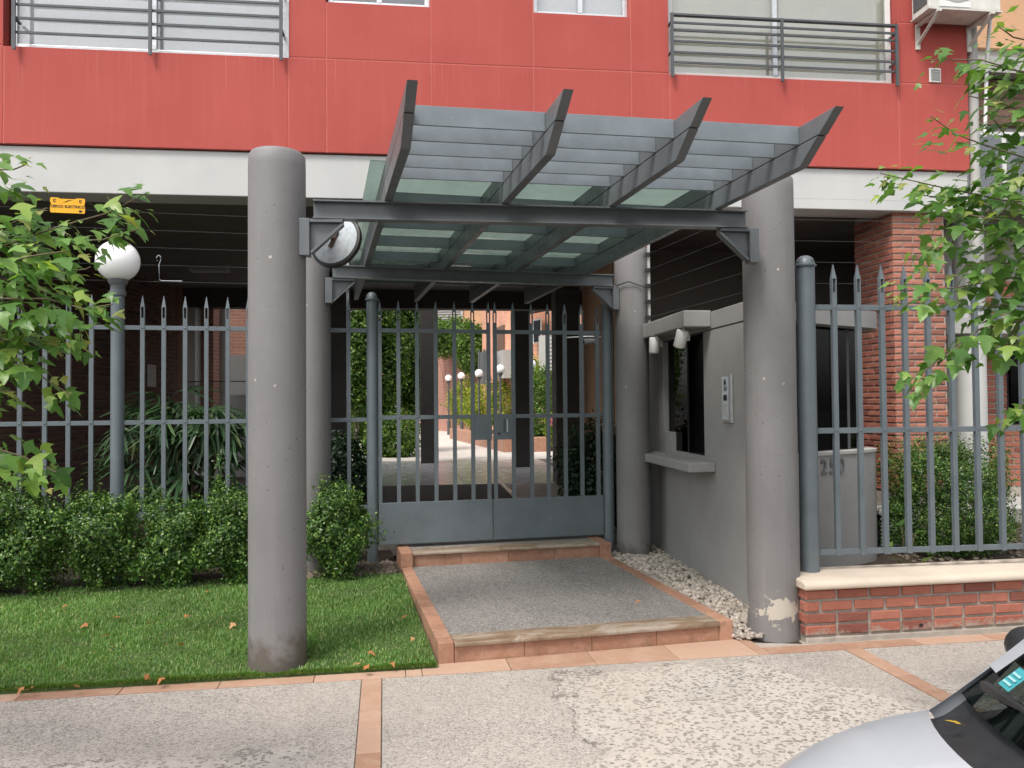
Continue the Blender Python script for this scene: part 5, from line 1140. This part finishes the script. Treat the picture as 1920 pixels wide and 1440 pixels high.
# cowl between bonnet and glass
def ws_base(y): return .99-.17*(1-min(1, abs(y)/.72)**2.4)+.10
def cowl(t, k):
    y = k*.715; xr, xw = rear(y)-.03, ws_base(y)+.14*(1-abs(k)**2)*.0; x = xr+(xw-xr)*t; z = .916+.03*(1-k*k)-.02*math.sin(t*math.pi)+.05*t
    return (x, y, z)
part('cowl', grid(cowl, lsp(0,1,7), lsp(-1,1,21)), 'carblack', car, 60)
def ws(t, k):
    y = k*(.69-.13*t); xb = ws_base(.69*k)-.02; return (xb+t*.78, y, .99+.022*(1-k*k)+t*.60*(1-.22*t))
part('windscreen', grid(ws, lsp(0,1,9), lsp(-1,1,17)), 'glass_car', car, 60)
part('cabin', MB().box(1.5, 3.2, -.6, .6, .3, 1.3), 'interior', car)
for k_ in (-.45, -.15, .15, .45):
    a_, b_ = cowl(.25, k_-.1), cowl(.25, k_+.1); part('vent_slot', MB().bar((a_[0], a_[1], a_[2]+.003), (b_[0], b_[1], b_[2]+.003), .02, .004), 'interior', car)
part('dashboard', grid(lambda t, k: (1.02+.5*t, k*.62, .90-.10*t), lsp(0,1,3), lsp(-1,1,5)), 'carblack', car)
for s in (-1, 1):                                    # pillars, thin at the wing and widening upwards
    def pil(t, q): 
        if t < 0: a, b, c = hood(1, s); x1, y1, z1 = ws(0, s); k = -t/.3; x, y, z = x1+(a-x1)*k, y1+(b-y1)*k, z1+(c-.012-z1)*k
        else: x, y, z = ws(t, s)
        wdt = .012+.08*min(1, max(0, t*3)); return (x-.012+q*.05, y+s*(wdt*q+.004), z+.012*math.sin(q*math.pi)-.05*q*q)
    part('windscreen_pillar', grid(pil, lsp(-.3,1,14), lsp(0,1,6)), 'carpaint', car, 60)
    part('pillar_cover', grid(lambda t, q: (lambda p: (p[0]-.004, p[1], p[2]+.014))(ws(.10+.9*t, s*(1.01-(.11+.02*t)*q))), lsp(0,1,8), lsp(0,1,3)), 'carpaint', car, 60)
    mrr = part('door_mirror', MB().sphere((0,0,0), 1, 16, 10).xf(Matrix.Translation((1.42, s*.86, 1.035)) @ Matrix.Diagonal((.07,.10,.065,1))), 'carblack', car, 180)
    part('stalk', MB().tube([(1.44, s*.73, .98), (1.42, s*.80, 1.01)], .02, 8), 'carblack', mrr)
part('roof', grid(lambda t, k: (1.86+1.15*t, k*.56, 1.43+.05*(1-k*k)+.03*math.sin(t*math.pi)), lsp(0,1,8), lsp(-1,1,11)), 'carpaint', car, 60)
for s in (-1, 1):
    part('body_side', grid(lambda t, q: (.985+2.725*t, s*(.712+.135*math.sin(min(1,q*1.3)*math.pi/2)), .915+.07*min(1,t*3)-(.71)*q), lsp(0,1,16), lsp(0,1,8)), 'carpaint', car, 60)
    part('side_window', grid(lambda t, q: (1.35+.55*q*(1-t)+1.9*t-.25*q*t, s*(.745-.18*q), .965+.46*q), lsp(0,1,6), lsp(0,1,4)), 'glass_car', car)
    for x in (.62, 3.0):
        wh = part('wheel', MB().lathe([(.19,-.09),(.27,-.095),(.29,-.07),(.29,.07),(.27,.095),(.19,.09)], (0,0,0), 28).xf(Matrix.Translation((x, s*.70, .29)) @ Matrix.Rotation(R(90),4,'X')), 'rubber', car, 40)
        part('rim', MB().lathe([(.19,-.06),(.18,.06),(.06,.075),(.001,.08)], (0,0,0), 20).xf(Matrix.Translation((x, s*.71, .29)) @ Matrix.Rotation(R(-90*s),4,'X')), 'alu', wh, 40)
part('tail', grid(lambda t, k: (3.01+.55*t+.15*math.sin(t*1.5), k*(.56+.2*t), 1.43-.9*t*t+.04*(1-k*k)), lsp(0,1,8), lsp(-1,1,9)), 'carpaint', car, 60)
p1, p2 = ws(.05,.88), ws(.04,.05)
wp = part('wiper', MB().bar((p1[0]-.0,p1[1],p1[2]+.016), (p2[0]-.0,p2[1],p2[2]+.016), .018, .02), 'carblack', car); part('wiper_arm', MB().bar((1.0,.1,.985), (p1[0]*.5+p2[0]*.5,.06,p1[2]+.03), .02, .012), 'carblack', wp)
def stick(t, q): x, y, z = ws(.09+.07*t, .74+.10*q); return (x-.004, y, z+.006)
sk = part('sticker', grid(stick, [0,1], [0,1]), 'teal', car)
for k_ in range(3):
    def stick2(t, q): x, y, z = ws(.102+.016*k_+.007*t, .755+.07*q); return (x-.006, y, z+.009)
    part('print_line', grid(stick2, [0,1], [0,1]), 'glass_label', sk)
yl = CR.W(*cowl(.35,.78)); me = LM[2].copy(); me.materials.clear(); me.materials.append(M['yellowleaf']); o = bpy.data.objects.new('fallen_leaf', me); C.objects.link(o); o.location = atz(1802, 1358, .85); o.scale = (.036,)*3; o.rotation_euler = (.25,.15,1.2)
tag(o, 'small yellow leaf lying on the black cowl of the car', 'leaf')
